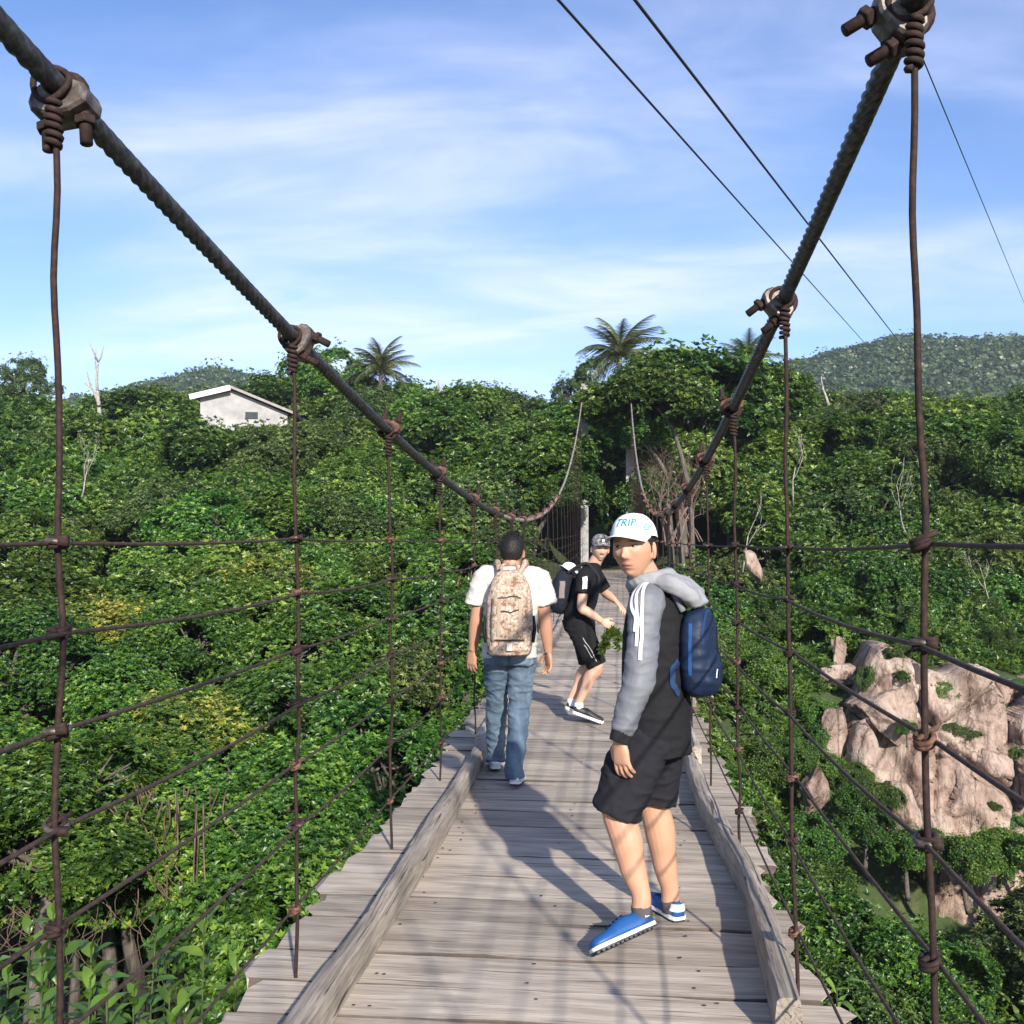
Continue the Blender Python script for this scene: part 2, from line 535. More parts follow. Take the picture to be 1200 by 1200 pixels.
XL, XR = -1.18 - CX, 0.615 - CX           # cable lines, in the bridge's own frame


def cable_z(side, y):
    return 1.84 + 0.0072 * (y - 12.4) ** 2 if side < 0 else 1.905 + 0.0075 * (y - 12.6) ** 2


def plank_mesh(seed):
    rnd = random.Random(seed)
    mb = MB()
    nx = 22
    L, W, T = 2.08, 1.0, 0.045
    le, re = rnd.uniform(-0.03, 0.045), rnd.uniform(-0.03, 0.045)
    # cross section: y from -.5..5 with worn upper edges
    sec = [(-0.5, -T), (-0.5, -0.0045), (-0.488, -0.0005), (-0.2, 0.0), (0.2, 0.0), (0.488, -0.0005), (0.5, -0.0045), (0.5, -T)]
    k = len(sec)
    ph = [rnd.uniform(0, 6) for _ in range(6)]
    rings = []
    for i in range(nx + 1):
        x = -L / 2 + L * i / nx
        if i == 0: x -= le
        if i == nx: x += re
        e1 = 0.012 * math.sin(x * 5 + ph[0]) + 0.010 * math.sin(x * 13 + ph[1]) + rnd.uniform(-0.012, 0.012)
        e2 = 0.012 * math.sin(x * 6 + ph[2]) + 0.010 * math.sin(x * 11 + ph[3]) + rnd.uniform(-0.012, 0.012)
        zz = 0.003 * math.sin(x * 3 + ph[4]) + rnd.uniform(-0.001, 0.001)
        ring = []
        for (y, z) in sec:
            yy = y + (e1 if y < -0.4 else e2 if y > 0.4 else 0)
            xx = x
            if i in (0, nx):
                xx = x + (0.035 * math.sin(y * 7 + ph[5]) + rnd.uniform(-0.012, 0.012)) * (1 if i else -1)
            ring.append((xx, yy, z + (zz if z > -0.03 else 0)))
        rings.append(ring)
    v = [p for r_ in rings for p in r_]
    f = []
    for i in range(nx):
        for j in range(k):
            f.append((i * k + j, i * k + (j + 1) % k, (i + 1) * k + (j + 1) % k, (i + 1) * k + j))
    f.append(tuple(range(k))); f.append(tuple(reversed([nx * k + j for j in range(k)])))
    f = [tuple(reversed(q)) for q in f]
    mb.add(v, f, 0)
    for q in range(nx * k):                 # sides and bevels coloured dark so the gaps between planks look shaded
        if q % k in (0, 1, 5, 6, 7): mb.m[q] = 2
    # nail heads
    for bx in (-0.60, -0.55, 0.02, 0.58, 0.63):
        for sy in (-0.27, 0.27):
            if rnd.random() < 0.25: continue
            cx, cy = bx + rnd.uniform(-0.03, 0.03), sy + rnd.uniform(-0.08, 0.08)
            n = 6
            ring = [(cx + 0.0075 * math.cos(6.283 * j / n), cy + 0.0075 / 0.27 * math.sin(6.283 * j / n), 0.0045) for j in range(n)]
            mb.add(ring, [tuple(range(n))], 1)
    return mb.mesh('plank', [MAT['plank_wood'], MAT['nail'], MAT['plank_edge_shade']])


def build_deck():
    rnd = random.Random(3)
    variants = [plank_mesh(i) for i in range(14)]
    y = Y0
    k = 0
    last = -1
    while y < Y1:
        w = rnd.choice([0.25, 0.27, 0.30, 0.32, 0.34, 0.36, 0.29])
        v = rnd.randrange(14)
        if v == last: v = (v + 5) % 14
        last = v
        yc = y + w / 2
        gap = rnd.choice([0.004, 0.007, 0.010, 0.015])
        o = put('plank', variants[v], bridge,
                (rnd.uniform(-0.035, 0.035) + (-0.02 if y < 12 else 0), yc, deck_z(yc) + rnd.uniform(-0.003, 0.003)),
                (rnd.uniform(-0.012, 0.003), rnd.uniform(-0.003, 0.003), rnd.uniform(-0.012, 0.012) + (math.pi if rnd.random() < 0.5 else 0)),
                (rnd.uniform(0.985, 1.02), w - gap, 1))
        y += w
    # timber bearers under the planks
    for x in (-0.62, 0.0, 0.60):
        mb = MB()
        n = 56
        for i in range(n):
            ya, yb = Y0 + (Y1 - Y0) * i / n, Y0 + (Y1 - Y0) * (i + 1) / n
        pts = [(x, Y0 + (Y1 - Y0) * i / n, deck_z(Y0 + (Y1 - Y0) * i / n) - 0.115) for i in range(n + 1)]
        mb.tube(pts, 0.085, 4)
        put('bearer', mb.mesh('bearer', MAT['kerb_wood']), bridge)


def kerb_timber(x_pts, y0, y1, w, h, seed, sx):
    """hand hewn edge timber, bowed and uneven"""
    rnd = random.Random(seed)
    ph = [rnd.uniform(0, 6.28) for _ in range(6)]
    n = max(8, int((y1 - y0) / 0.09))
    ys = np.linspace(y0, y1, n + 1)
    v = []
    xp = np.array(x_pts)
    k = 10
    for i, y in enumerate(ys):
        xc = np.interp(y, xp[:, 0], xp[:, 1])
        ww = w * (1 + 0.06 * math.sin(y * 2.3 + ph[0]) + 0.03 * math.sin(y * 7 + ph[1])) / 2
        hh = h * (1 + 0.06 * math.sin(y * 1.7 + ph[2]) + 0.03 * math.sin(y * 6.1 + ph[3]))
        zb = deck_z(y) + 0.002
        c = 0.009 + 0.004 * math.sin(y * 3 + ph[4])
        prof = [(-ww, 0), (-ww * 1.02, hh * 0.5), (-ww + c * 0.3, hh - c), (-ww + c, hh - 0.003), (0, hh + 0.004), (ww - c, hh - 0.003), (ww - c * 0.3, hh - c), (ww * 1.02, hh * 0.5), (ww, 0), (0, 0)]
        for (a, b_) in prof:
            v.append((xc + a + rnd.uniform(-0.002, 0.002), y, zb + b_ + rnd.uniform(-0.002, 0.002)))
    f = []
    for i in range(n):
        for j in range(k):
            f.append((i * k + j, (i + 1) * k + j, (i + 1) * k + (j + 1) % k, i * k + (j + 1) % k))
    f = [tuple(reversed(q)) for q in f]
    f.append(tuple(range(k))); f.append(tuple(reversed([n * k + j for j in range(k)])))
    mb = MB().add(v, f)
    o = put('kerb', mb.mesh('kerb', MAT['kerb_wood'], False), bridge)
    return o


def build_kerbs():
    # left side (x in the bridge frame)
    segs = [(-15.4, -8.6, 0), (-8.55, -1.9, 0.02), (-1.85, 2.55, 0.03), (2.6, 8.05, 0.0), (8.0, 13.5, -0.055), (13.55, 19.5, 0.01), (19.55, 25.8, -0.02), (25.85, 32.5, 0.02), (32.55, 40.4, 0)]
    for i, (a, b_, dx) in enumerate(segs):
        bow = [0.0, 0.02, -0.015, 0.03, -0.01, 0.02][i % 6]
        x = XL + 0.185 + dx
        kerb_timber([(a, x), ((a + b_) / 2, x + bow), (b_, x - 0.005)], a, b_, 0.085, 0.125, 10 + i, -1)
    segs = [(-15.4, -7.6, 0), (-7.55, -1.2, 0.02), (-1.15, 2.9, 0.05), (3.43, 7.6, 0.0), (7.65, 13.2, 0.03), (13.25, 19.4, -0.01), (19.45, 26.0, 0.02), (26.05, 33.2, -0.02), (33.25, 40.4, 0)]
    for i, (a, b_, dx) in enumerate(segs):
        x = XR - 0.055 + dx
        if a == 3.43:
            pts = [(3.43, x), (4.2, x + 0.035), (4.75, x + 0.05), (5.4, x + 0.02), (6.2, x - 0.025), (7.6, x - 0.03)]
        else:
            bow = [0.01, -0.02, 0.015][i % 3]
            pts = [(a, x), ((a + b_) / 2, x + bow), (b_, x)]
        kerb_timber(pts, a, b_, 0.08, 0.135, 40 + i, 1)


def build_main_cable(side):
    x = XL - 0.028 if side < 0 else XR
    n = 24
    rad = 0.0235

    def rope(name, ya, yb, step, lobes, mat):
        m = max(2, int((yb - ya) / step))
        ys = np.linspace(ya, yb, m + 1)
        zs = np.array([cable_z(side, q) for q in ys])
        dz = np.gradient(zs, ys)
        s = np.concatenate([[0], np.cumsum(np.hypot(np.diff(ys), np.diff(zs)))])
        th = np.linspace(0, 2 * math.pi, n, endpoint=False)
        tw = s[:, None] / 0.125 * (2 * math.pi / 6) * 6 / 2.2
        r = rad * (0.84 + 0.27 * np.abs(np.cos(3 * (th[None, :] + tw)))) if lobes else np.full((m + 1, n), rad)
        tl = np.sqrt(1 + dz ** 2)
        nyv, nzv = -dz / tl, 1 / tl          # normal in the vertical plane
        X = x + r * np.cos(th)[None, :]
        Yv = ys[:, None] + r * np.sin(th)[None, :] * nyv[:, None]
        Zv = zs[:, None] + r * np.sin(th)[None, :] * nzv[:, None]
        v = np.stack([X, Yv, Zv], -1).reshape(-1, 3)
        idx = np.arange((m + 1) * n).reshape(m + 1, n)
        nx_ = np.roll(idx, -1, 1)
        f = np.stack([idx[:-1], nx_[:-1], nx_[1:], idx[1:]], -1).reshape(-1, 4)
        f = f[:, ::-1]
        return put(name, mesh_np(name, v, f, mat, True), bridge)
    o = rope('main_cable', 0.4, 11.0, 0.0105, True, MAT['cable_steel'])
    rope('main_cable', -15.6, 0.4, 0.12, False, MAT['cable_steel'])
    rope('main_cable', 11.0, 41.0, 0.2, False, MAT['cable_weathered'])


def clamp_meshes():
    """wire rope clip in its own frame: rope along Y, bolts pointing to -Z"""
    sadd = MB()
    prof = [(-0.052, -0.030), (-0.056, -0.012), (-0.050, 0.006), (-0.030, 0.018), (-0.024, 0.004), (-0.012, -0.010), (0.012, -0.010), (0.024, 0.004), (0.030, 0.018), (0.050, 0.006), (0.056, -0.012), (0.052, -0.030), (0.02, -0.044), (-0.02, -0.044)]
    k = len(prof)
    v = []
    for y, s in ((-0.034, 0.9), (-0.028, 1.0), (0.028, 1.0), (0.034, 0.9)):
        v += [(a * s, y, b_ * s - 0.008) for a, b_ in prof]
    f = []
    for i in range(3):
        for j in range(k):
            f.append((i * k + j, i * k + (j + 1) % k, (i + 1) * k + (j + 1) % k, (i + 1) * k + j))
    f.append(tuple(reversed(range(k)))); f.append(tuple(3 * k + j for j in range(k)))
    f = [tuple(reversed(q)) for q in f]
    sadd.add(v, f)
    ub = MB()
    pts = [(-0.036, 0, -0.105), (-0.036, 0, -0.04), (-0.036, 0, 0.0)]
    for i in range(1, 10):
        a = math.pi - math.pi * i / 10
        pts.append((0.036 * math.cos(a), 0, 0.036 * math.sin(a)))
    pts += [(0.036, 0, 0.0), (0.036, 0, -0.04), (0.036, 0, -0.105)]
    ub.tube(pts, 0.0115, 10)
    nut = MB()
    n = 6
    v = []
    for z, s in ((-0.008, 0.92), (-0.006, 1), (0.006, 1), (0.008, 0.92)):
        v += [(0.020 * s * math.cos(6.2832 * j / n), 0.020 * s * math.sin(6.2832 * j / n), z) for j in range(n)]
    f = [(i * n + j, i * n + (j + 1) % n, (i + 1) * n + (j + 1) % n, (i + 1) * n + j) for i in range(3) for j in range(n)]
    f += [tuple(reversed(range(n))), tuple(3 * n + j for j in range(n))]
    nut.add(v, f)
    ring = MB()
    for k_, (yy, rr) in enumerate(((0.0, 0.039), (0.016, 0.035))):
        pts = [(rr * math.cos(6.2832 * j / 20) * (1.0 if k_ else 1.08) - (0.008 if k_ == 0 else 0), yy + 0.006 * math.sin(6.2832 * j / 20 * 2), rr * math.sin(6.2832 * j / 20)) for j in range(20)]
        ring.tube(pts, 0.0072, 8, closed=True)
    coil = MB()
    turns = 6.0
    pts = []
    for i in range(int(turns * 12) + 1):
        a = 6.2832 * i / 12
        r = 0.0135 + 0.0015 * math.sin(i * 0.37)
        pts.append((r * math.cos(a), r * math.sin(a), -0.105 * i / (turns * 12)))
    coil.tube(pts, 0.0074, 7)
    return (sadd.mesh('clamp', MAT['galvanised'], False), ub.mesh('u_bolt', MAT['rust'], True), nut.mesh('nut', MAT['rust'], False),
            ring.mesh('wire_ring', MAT['rust'], True), coil.mesh('wire_coil', MAT['rust'], True))


def tie_mesh(seed, bright):
    """a few turns of wire binding a net wire to a hanger; hanger is Z, net wire is Y"""
    rnd = random.Random(seed)
    mb = MB()
    turns = 2.6
    m = int(turns * 12)
    pts = []
    for i in range(m + 1):
        a = 6.2832 * i / 12
        pts.append((0.0150 * math.cos(a) - 0.004, 0.021 * math.sin(a), 0.020 * (i / m - 0.5) + 0.004 * math.sin(a + 1)))
    pts.append((0.020, 0.03 * (1 if rnd.random() < .5 else -1), 0.012))
    mb.tube(pts, 0.0055, 6)
    if bright:
        pts = [(0.019 * math.cos(6.2832 * j / 14) - 0.004, 0.027 * math.sin(6.2832 * j / 14), 0.003) for j in range(14)]
        mb.tube(pts, 0.0062, 6, 1, closed=True)
        mb.box((0.012, -0.026, 0.003), (0.018, 0.016, 0.014), 0)
    return mb.mesh('wire_tie', [MAT['rust'], MAT['galvanised']] if bright else [MAT['rust_bright'] if seed % 2 else MAT['rust']], True)


WIRE_H = [1.612, 1.412, 1.212, 1.008, 0.775, 0.555, 0.24]
HANG_Y = [2.12 + 1.62 * i for i in range(-4, 23)]


def hanger_x(side, y, z):
    """hangers splay a little: inwards at the cable, out at the deck"""
    if side < 0:
        return XL - 0.028 * max(0.0, min(1.0, (z - 1.5) / 1.0))
    t = max(0.0, min(1.0, z / 2.3))
    return XR + 0.025 * (1 - t)


def build_nets():
    rnd = random.Random(11)
    sadd, ub, nut, ring, coil = clamp_meshes()
    ties = [tie_mesh(s, s % 3 == 0) for s in range(6)]
    rolls = {-1: [0, 0, 0, 0, 8, 62, 168, 186, 172, 190, 178], 1: [60, 60, 60, 60, 58, 52, 172, 186, 180, 176, 188]}
    for side in (-1, 1):
        xw = XL - 0.028 if side < 0 else XR
        hs = []
        for i, y in enumerate(HANG_Y):
            yy = y + (rnd.uniform(-0.05, 0.05) if not (3 < i < 7) else 0)
            if side > 0: yy += 0.03
            if side < 0 and i == 4: yy -= 0.03
            hs.append(yy)
            zc = cable_z(side, yy)
            zd = deck_z(yy) - 0.16
            # rod, slightly kinked
            pts = []
            m = 14 if yy < 12 else 5
            for j in range(m + 1):
                z = zd + (zc - 0.035 - zd) * j / m
                k = 0.007 if 0 < j < m else 0
                pts.append((hanger_x(side, yy, z) + rnd.uniform(-k, k), yy + rnd.uniform(-k, k), z))
            mb = MB().tube(catmull(pts, 3) if yy < 12 else pts, 0.0073 if yy < 6 else 0.0068, 8 if yy < 12 else 5)
            hg = put('hanger', mb.mesh('hanger', MAT['rust'], True), bridge)
            slope = 2 * (0.0072 if side < 0 else 0.0075) * (yy - 12.5)
            ang = math.atan(slope)
            if -5 < yy < 22:
                roll = rolls[side][i] if i < len(rolls[side]) else 180
                c = put('clamp', sadd, bridge, (xw, yy + 0.045, cable_z(side, yy + 0.045)), None)
                M = Matrix.Rotation(ang, 4, 'X') @ Matrix.Rotation(R(-roll if side < 0 else roll), 4, 'Y')
                c.rotation_euler = M.to_euler()
                c.scale = (1.2, 1.2, 1.2)
                if roll > 100:                     # these were never cleaned: brown with rust
                    c.scale = (1.1, 1.1, 1.1)
                    c.data = sadd_rusty
                put('u_bolt', ub, c)
                put('nut', nut, c, (-0.036, 0, -0.060), (0, 0, rnd.uniform(0, 1)))
                put('nut', nut, c, (0.036, 0, -0.060), (0, 0, rnd.uniform(0, 1)))
                if yy < 14:
                    put('wire_ring', ring, hg, (xw, yy, zc), (ang, 0, rnd.uniform(-.2, .2)))
                    put('wire_coil', coil, hg, (hanger_x(side, yy, zc), yy, zc - 0.04), (0, 0, rnd.uniform(0, 6)))
        # the seven net wires
        for wi, wz in enumerate(WIRE_H):
            pts = []
            ys = []
            for i in range(len(hs) - 1):
                for q in range(5):
                    ys.append(hs[i] + (hs[i + 1] - hs[i]) * q / 5)
            ys.append(hs[-1])
            ys = [Y0] + ys + [Y1]
            offs = {i: rnd.uniform(-0.012, 0.012) for i in range(len(hs))}
            for y in ys:
                if y < hs[0] or y > hs[-1]:
                    dz = 0; sg = 0
                else:
                    i = min(len(hs) - 2, max(0, int(np.searchsorted(hs, y, 'right')) - 1))
                    t = (y - hs[i]) / (hs[i + 1] - hs[i])
                    dz = offs[i] * (1 - t) + offs[i + 1] * t
                    sg = -0.016 * 4 * t * (1 - t) * (1.0 if wi % 2 else 0.55)
                z = deck_z(y) * 0.6 + wz + dz + sg
                if side > 0: z -= 0.004 * max(0, min(10, y)) * 0.6
                pts.append((hanger_x(side, y, z) + (-0.013 if side > 0 else 0.013) * (1 if wi % 2 else -1), y, z))
            mb = MB().tube(pts, 0.0053 if wi < 6 else 0.005, 6)
            put('net_wire', mb.mesh('net_wire', MAT['wire_rust'], True), bridge)
            for i, y in enumerate(hs):
                if not (1.5 < y < 19): continue
                z = deck_z(y) * 0.6 + wz + offs[i]
                if side > 0: z -= 0.004 * max(0, min(10, y)) * 0.6
                put('wire_tie', rnd.choice(ties), bridge, (hanger_x(side, y, z), y, z), (rnd.uniform(-.25, .25), rnd.uniform(-.15, .15), rnd.uniform(-.4, .4)), rnd.uniform(0.9, 1.2))


sadd_rusty = None
_s = clamp_meshes()[0]
sadd_rusty = _s
sadd_rusty.materials.clear(); sadd_rusty.materials.append(MAT['rust_bright'])


def build_towers():
    for (y, h0) in ((41.0, 7.55), (-15.9, 8.0)):
        for x in (XL, XR):
            h = h0
            mb = MB()
            zb = 0.1
            mb.box((x, y, zb + h / 2), (0.30, 0.34, h))
            mb.box((x, y, zb + h + 0.06), (0.24, 0.30, 0.12))
            col = put('tower_column', mb.mesh('tower_column', MAT['concrete']), bridge)
        mb = MB().box(((XL + XR) / 2, y, zb + h - 0.7), (XR - XL - 0.304, 0.26, 0.34))
        put('tower_beam', mb.mesh('tower_beam', MAT['concrete']), bridge)


build_deck()
build_kerbs()
build_main_cable(-1)
build_main_cable(1)
build_nets()
build_towers()

# ------------------------------------------------------------------ overhead lines


def cam_pt(px, py, d):
    """point seen at a photograph position at distance d (planning aid: gives real coordinates)"""
    u = (px - 600) / 1200 * d
    z = EYE + (630 - py) / 1200 * d
    return Vector((0.995 * u - 0.0995 * d, 0.0995 * u + 0.995 * d, z))


def overhead(p, q, r, name, label, ext0, ext1, sag):
    a, b_ = p + (p - q) * ext0, q + (q - p) * ext1
    pts = []
    for i in range(41):
        t = i / 40
        v = a.lerp(b_, t)
        v.z -= sag * 4 * t * (1 - t)
        pts.append(v)
    o = put(name, MB().tube(pts, r, 6).mesh(name, MAT['black_cable'], True))
    tag(o, label, 'power cable', 'overhead cables above the right bank')


overhead(cam_pt(662, 0, 15), cam_pt(1045, 435, 120), 0.024, 'power_cable', 'black overhead cable crossing the sky, lower of the two thick lines', 0.03, 0.25, 0.0)
overhead(cam_pt(752, 0, 15), cam_pt(1100, 458, 120), 0.028, 'power_cable', 'black overhead cable crossing the sky, upper of the two thick lines', 0.03, 0.22, 0.0)
overhead(cam_pt(1078, 40, 12), cam_pt(1200, 345, 40), 0.009, 'power_cable', 'thin dark wire running down the sky beside the steel hanger', 0.1, 1.2, 0.0)
# ------------------------------------------------------------------ plants


def unit(v):
    return v / np.maximum(1e-9, np.linalg.norm(v, axis=-1, keepdims=True))


def leaf_quads(rng, pos, axis, n_per, ll, lw, spread=(0.5, 1.25), droop=0.25, jitter=0.3):
    """a rosette of folded kite leaves at every position; returns verts, faces, rosette index"""
    m = len(pos)
    axis = unit(axis)
    ref = np.where(np.abs(axis[:, 2:3]) < 0.9, np.array([[0, 0, 1.0]]), np.array([[1.0, 0, 0]]))
    u = unit(np.cross(axis, ref)); w = np.cross(axis, u)
    ph = rng.uniform(0, 6.283, (m, 1)) + np.arange(n_per)[None, :] * 2.399 + rng.uniform(-jitter, jitter, (m, n_per))
    inc = rng.uniform(spread[0], spread[1], (m, n_per))
    d = (np.cos(inc)[..., None] * axis[:, None, :] + np.sin(inc)[..., None] * (np.cos(ph)[..., None] * u[:, None, :] + np.sin(ph)[..., None] * w[:, None, :]))
    d = unit(d)
    s = unit(np.cross(d, axis[:, None, :] + 0.01))
    nrm = unit(np.cross(s, d))
    L = ll * rng.uniform(0.65, 1.15, (m, n_per, 1)); W = lw * rng.uniform(0.75, 1.15, (m, n_per, 1))
    base = pos[:, None, :] + d * L * 0.08
    mid = base + d * L * 0.52
    tip = base + d * L - nrm * L * droop
    v = np.stack([base, mid + s * W * 0.5 + nrm * W * 0.12, tip, mid - s * W * 0.5 + nrm * W * 0.12], 2).reshape(-1, 3)
    k = m * n_per
    f = np.arange(k * 4).reshape(k, 4)
    ros = np.repeat(np.arange(m), n_per)
    return v, f, ros


def crown_lobes(rng, n_lobes, flat=0.72, spread=0.62, rlo=0.34, rhi=0.55):
    c = [(0, 0, -0.05, 0.52)]
    for i in range(n_lobes):
        a = 2.399 * i + rng.uniform(-0.5, 0.5)
        el = rng.uniform(-0.25, 1.35)
        rr = spread * rng.uniform(0.75, 1.12)
        rad = rng.uniform(rlo, rhi) * (0.7 if i % 3 == 0 else 1.0)
        rr *= 1.18 if i % 3 == 0 else 1.0
        c.append((rr * math.cos(a) * math.cos(el), rr * math.sin(a) * math.cos(el), flat * rr * math.sin(el) * 1.15, rad))
    return np.array(c)


def crown_mesh(name, seed, mat, n_ros, n_per, ll, lw, n_lobes=11, flat=0.72, up=0.5, spread=(0.5, 1.25), droop=0.25, rlo=0.34, rhi=0.55, yellow=0.0, shell=(0.82, 1.05)):
    rng = np.random.default_rng(seed)
    lob = crown_lobes(rng, n_lobes, flat, 0.62, rlo, rhi)
    P = []; A = []; T = []
    got = 0
    while got < n_ros:
        k = n_ros * 2
        li = rng.choice(len(lob), k, p=lob[:, 3] ** 2 / (lob[:, 3] ** 2).sum())
        d = unit(rng.normal(size=(k, 3)))
        keep = d[:, 2] > rng.uniform(-0.75, 0.1, k)
        li, d = li[keep], d[keep]
        rr = rng.uniform(shell[0], shell[1], len(d))
        sc = np.array([1, 1, flat + 0.15])
        p = lob[li, :3] + d * lob[li, 3:4] * rr[:, None] * sc
        # drop what is deep inside another lobe
        q = (p[:, None, :] - lob[None, :, :3]) / (lob[None, :, 3:4] * sc)
        inside = (np.linalg.norm(q, axis=-1) < 0.70).any(1)
        # open gaps in the leaf shell
        ph = seed * 1.7
        nz = np.sin(p[:, 0] * 7.1 + 2.0 * np.sin(p[:, 1] * 5.3 + ph)) + np.sin(p[:, 1] * 6.3 + 1.7 * np.sin(p[:, 2] * 6.1 + ph)) + np.sin(p[:, 2] * 8.3 + 1.9 * np.sin(p[:, 0] * 4.9 - ph))
        inside |= (nz < -1.0 + rng.normal(0, 0.25, len(p)))
        p, d, li = p[~inside], d[~inside], li[~inside]
        P.append(p); A.append(d); T.append(li)
        got += len(p)
    P = np.concatenate(P)[:n_ros]; A = np.concatenate(A)[:n_ros]; T = np.concatenate(T)[:n_ros]
    # young shoots standing proud of the crown
    shoot = rng.random(n_ros) < 0.10
    P = P + (A * 0.6 + np.array([0, 0, 0.8])) * (shoot * rng.uniform(0.04, 0.17, n_ros))[:, None]
    ax = unit(A * (1 - up) + np.array([0, -0.15, 1.0]) * up + rng.normal(size=A.shape) * 0.25)
    v, f, ros = leaf_quads(rng, P, ax, n_per, ll, lw, spread, droop)
    lobe_t = rng.uniform(-0.14, 0.16, len(lob))
    t = rng.beta(1.7, 2.6, n_ros) + lobe_t[T] + 0.22 * shoot
    if yellow:
        t = np.where(rng.random(n_ros) < yellow, 0.95, t)
    tint = np.clip(t[ros] + rng.uniform(-0.13, 0.13, len(ros)), 0, 1)
    return mesh_np(name, v, f, mat, False, tint), lob


def trunk_mesh(name, seed, lob, mat, r0=0.075, multi=1):
    """trunk reaching down into the ground, limbs reaching into the crown lobes"""
    rnd = random.Random(seed)
    mb = MB()
    for s in range(multi):
        ox, oy = (0, 0) if multi == 1 else (rnd.uniform(-.12, .12), rnd.uniform(-.12, .12))
        top = (rnd.uniform(-.06, .06), rnd.uniform(-.06, .06), -0.25)
        pts = catmull([(ox * 2, oy * 2, -3.6), (ox + rnd.uniform(-.15, .15), oy + rnd.uniform(-.15, .15), -1.9), (ox + rnd.uniform(-.1, .1), oy + rnd.uniform(-.1, .1), -0.9), top], 3)
        mb.tube(pts, [r0 * (1.25 - 0.6 * i / (len(pts) - 1)) for i in range(len(pts))], 7)
        for (x, y, z, r) in lob[1 + s::multi]:
            e = Vector((x, y, z)) * 0.93
            m = Vector(top).lerp(e, 0.5) + Vector((rnd.uniform(-.08, .08), rnd.uniform(-.08, .08), 0.05))
            p2 = catmull([Vector(top) - Vector((0, 0, 0.08)), m, e], 3)
            mb.tube(p2, [r0 * 0.55 * (1 - 0.8 * i / (len(p2) - 1)) for i in range(len(p2))], 5)
            for q in range(3):
                e2 = e + Vector((rnd.uniform(-1, 1), rnd.uniform(-1, 1), rnd.uniform(-.2, 1))) * r * 0.8
                mb.tube([m.lerp(e, 0.7), m.lerp(e2, 0.75) + Vector((0, 0, .03)), e2], [r0 * 0.22, r0 * 0.15, r0 * 0.05], 4)
    return mb.mesh(name, mat, True)


KINDS = {}


def add_kind(key, n_var, seed, mat, n_ros, n_per, ll, lw, **kw):
    lst = []
    multi = kw.pop('multi', 1)
    bark = kw.pop('bark', 'bark')
    for i in range(n_var):
        cm, lob = crown_mesh('crown_' + key, seed + i, MAT[mat], n_ros, n_per, ll, lw, **kw)
        tm = trunk_mesh('trunk_' + key, seed + i, lob, MAT[bark], multi=multi)
        lst.append((cm, tm))
    KINDS[key] = lst


add_kind('broad', 4, 100, 'leaf_broad', 4300, 7, 0.076, 0.042, up=0.5, n_lobes=13)
add_kind('small', 4, 200, 'leaf_small', 7200, 6, 0.048, 0.028, n_lobes=15, up=0.45)
add_kind('olive', 3, 300, 'leaf_olive', 4500, 7, 0.062, 0.028, n_lobes=14, rlo=0.26, rhi=0.46, multi=2)
add_kind('dense', 3, 400, 'leaf_small', 10500, 6, 0.037, 0.023, n_lobes=17, up=0.42, rlo=0.3, rhi=0.5)
add_kind('yellow', 2, 500, 'leaf_yellow', 3800, 7, 0.060, 0.030, n_lobes=13, up=0.55, rlo=0.24, rhi=0.44)
add_kind('airy', 2, 600, 'leaf_olive', 1700, 8, 0.070, 0.022, n_lobes=12, rlo=0.2, rhi=0.36, flat=0.9, up=0.3, droop=0.4)

TREE_RND = random.Random(99)
TREE_N = [0]


def tree(name, key, x, y, top, r, label, cat='tree', group=None, zs=1.0, ground=None, foot=None):
    rnd = TREE_RND
    TREE_N[0] += 1
    cm, tm = KINDS[key][rnd.randrange(len(KINDS[key]))]
    g = float(ground_h(x, y)) - 0.15 if ground is None else ground
    rz = rnd.uniform(0, 6.283)
    h = r * zs * 0.92
    zc = top - h
    if foot:                                   # trunk stands aside and leans under the crown
        g = float(ground_h(*foot)) - 0.15
        root = put(name, None, loc=(foot[0], foot[1], g))
        tag(root, label, cat, group)
        c = Vector((x - foot[0], y - foot[1], zc - g))
        put('crown', cm, root, c, (0, 0, rz), (r, r, r * zs))
        pts = catmull([(0, 0, 0), (c.x * 0.1, c.y * 0.1, c.z * 0.5), (c.x * 0.5, c.y * 0.5, c.z * 0.85), c], 5)
        put('trunk', MB().tube(pts, [0.13 - 0.09 * i / 15 for i in range(16)], 7).mesh('trunk', MAT['bark'], True), root)
        return root
    root = put(name, None, loc=(x, y, g))
    tag(root, label, cat, group)
    cr = put('crown', cm, root, (0, 0, zc - g), (0, 0, rz), (r, r * rnd.uniform(0.9, 1.1), r * zs))
    tr = put('trunk', tm, root, (0, 0, zc - g), (0, 0, rz), (r, r, r * zs * (0.4 if cat == 'shrub' else 1.0)))
    return root


def in_view(x, y, z, margin=1.5):
    d = -0.0995 * x + 0.995 * y
    if d < 2: return False
    u = 0.995 * x + 0.0995 * y
    return abs(u) < 0.58 * d + margin * 1.0 + 0.5


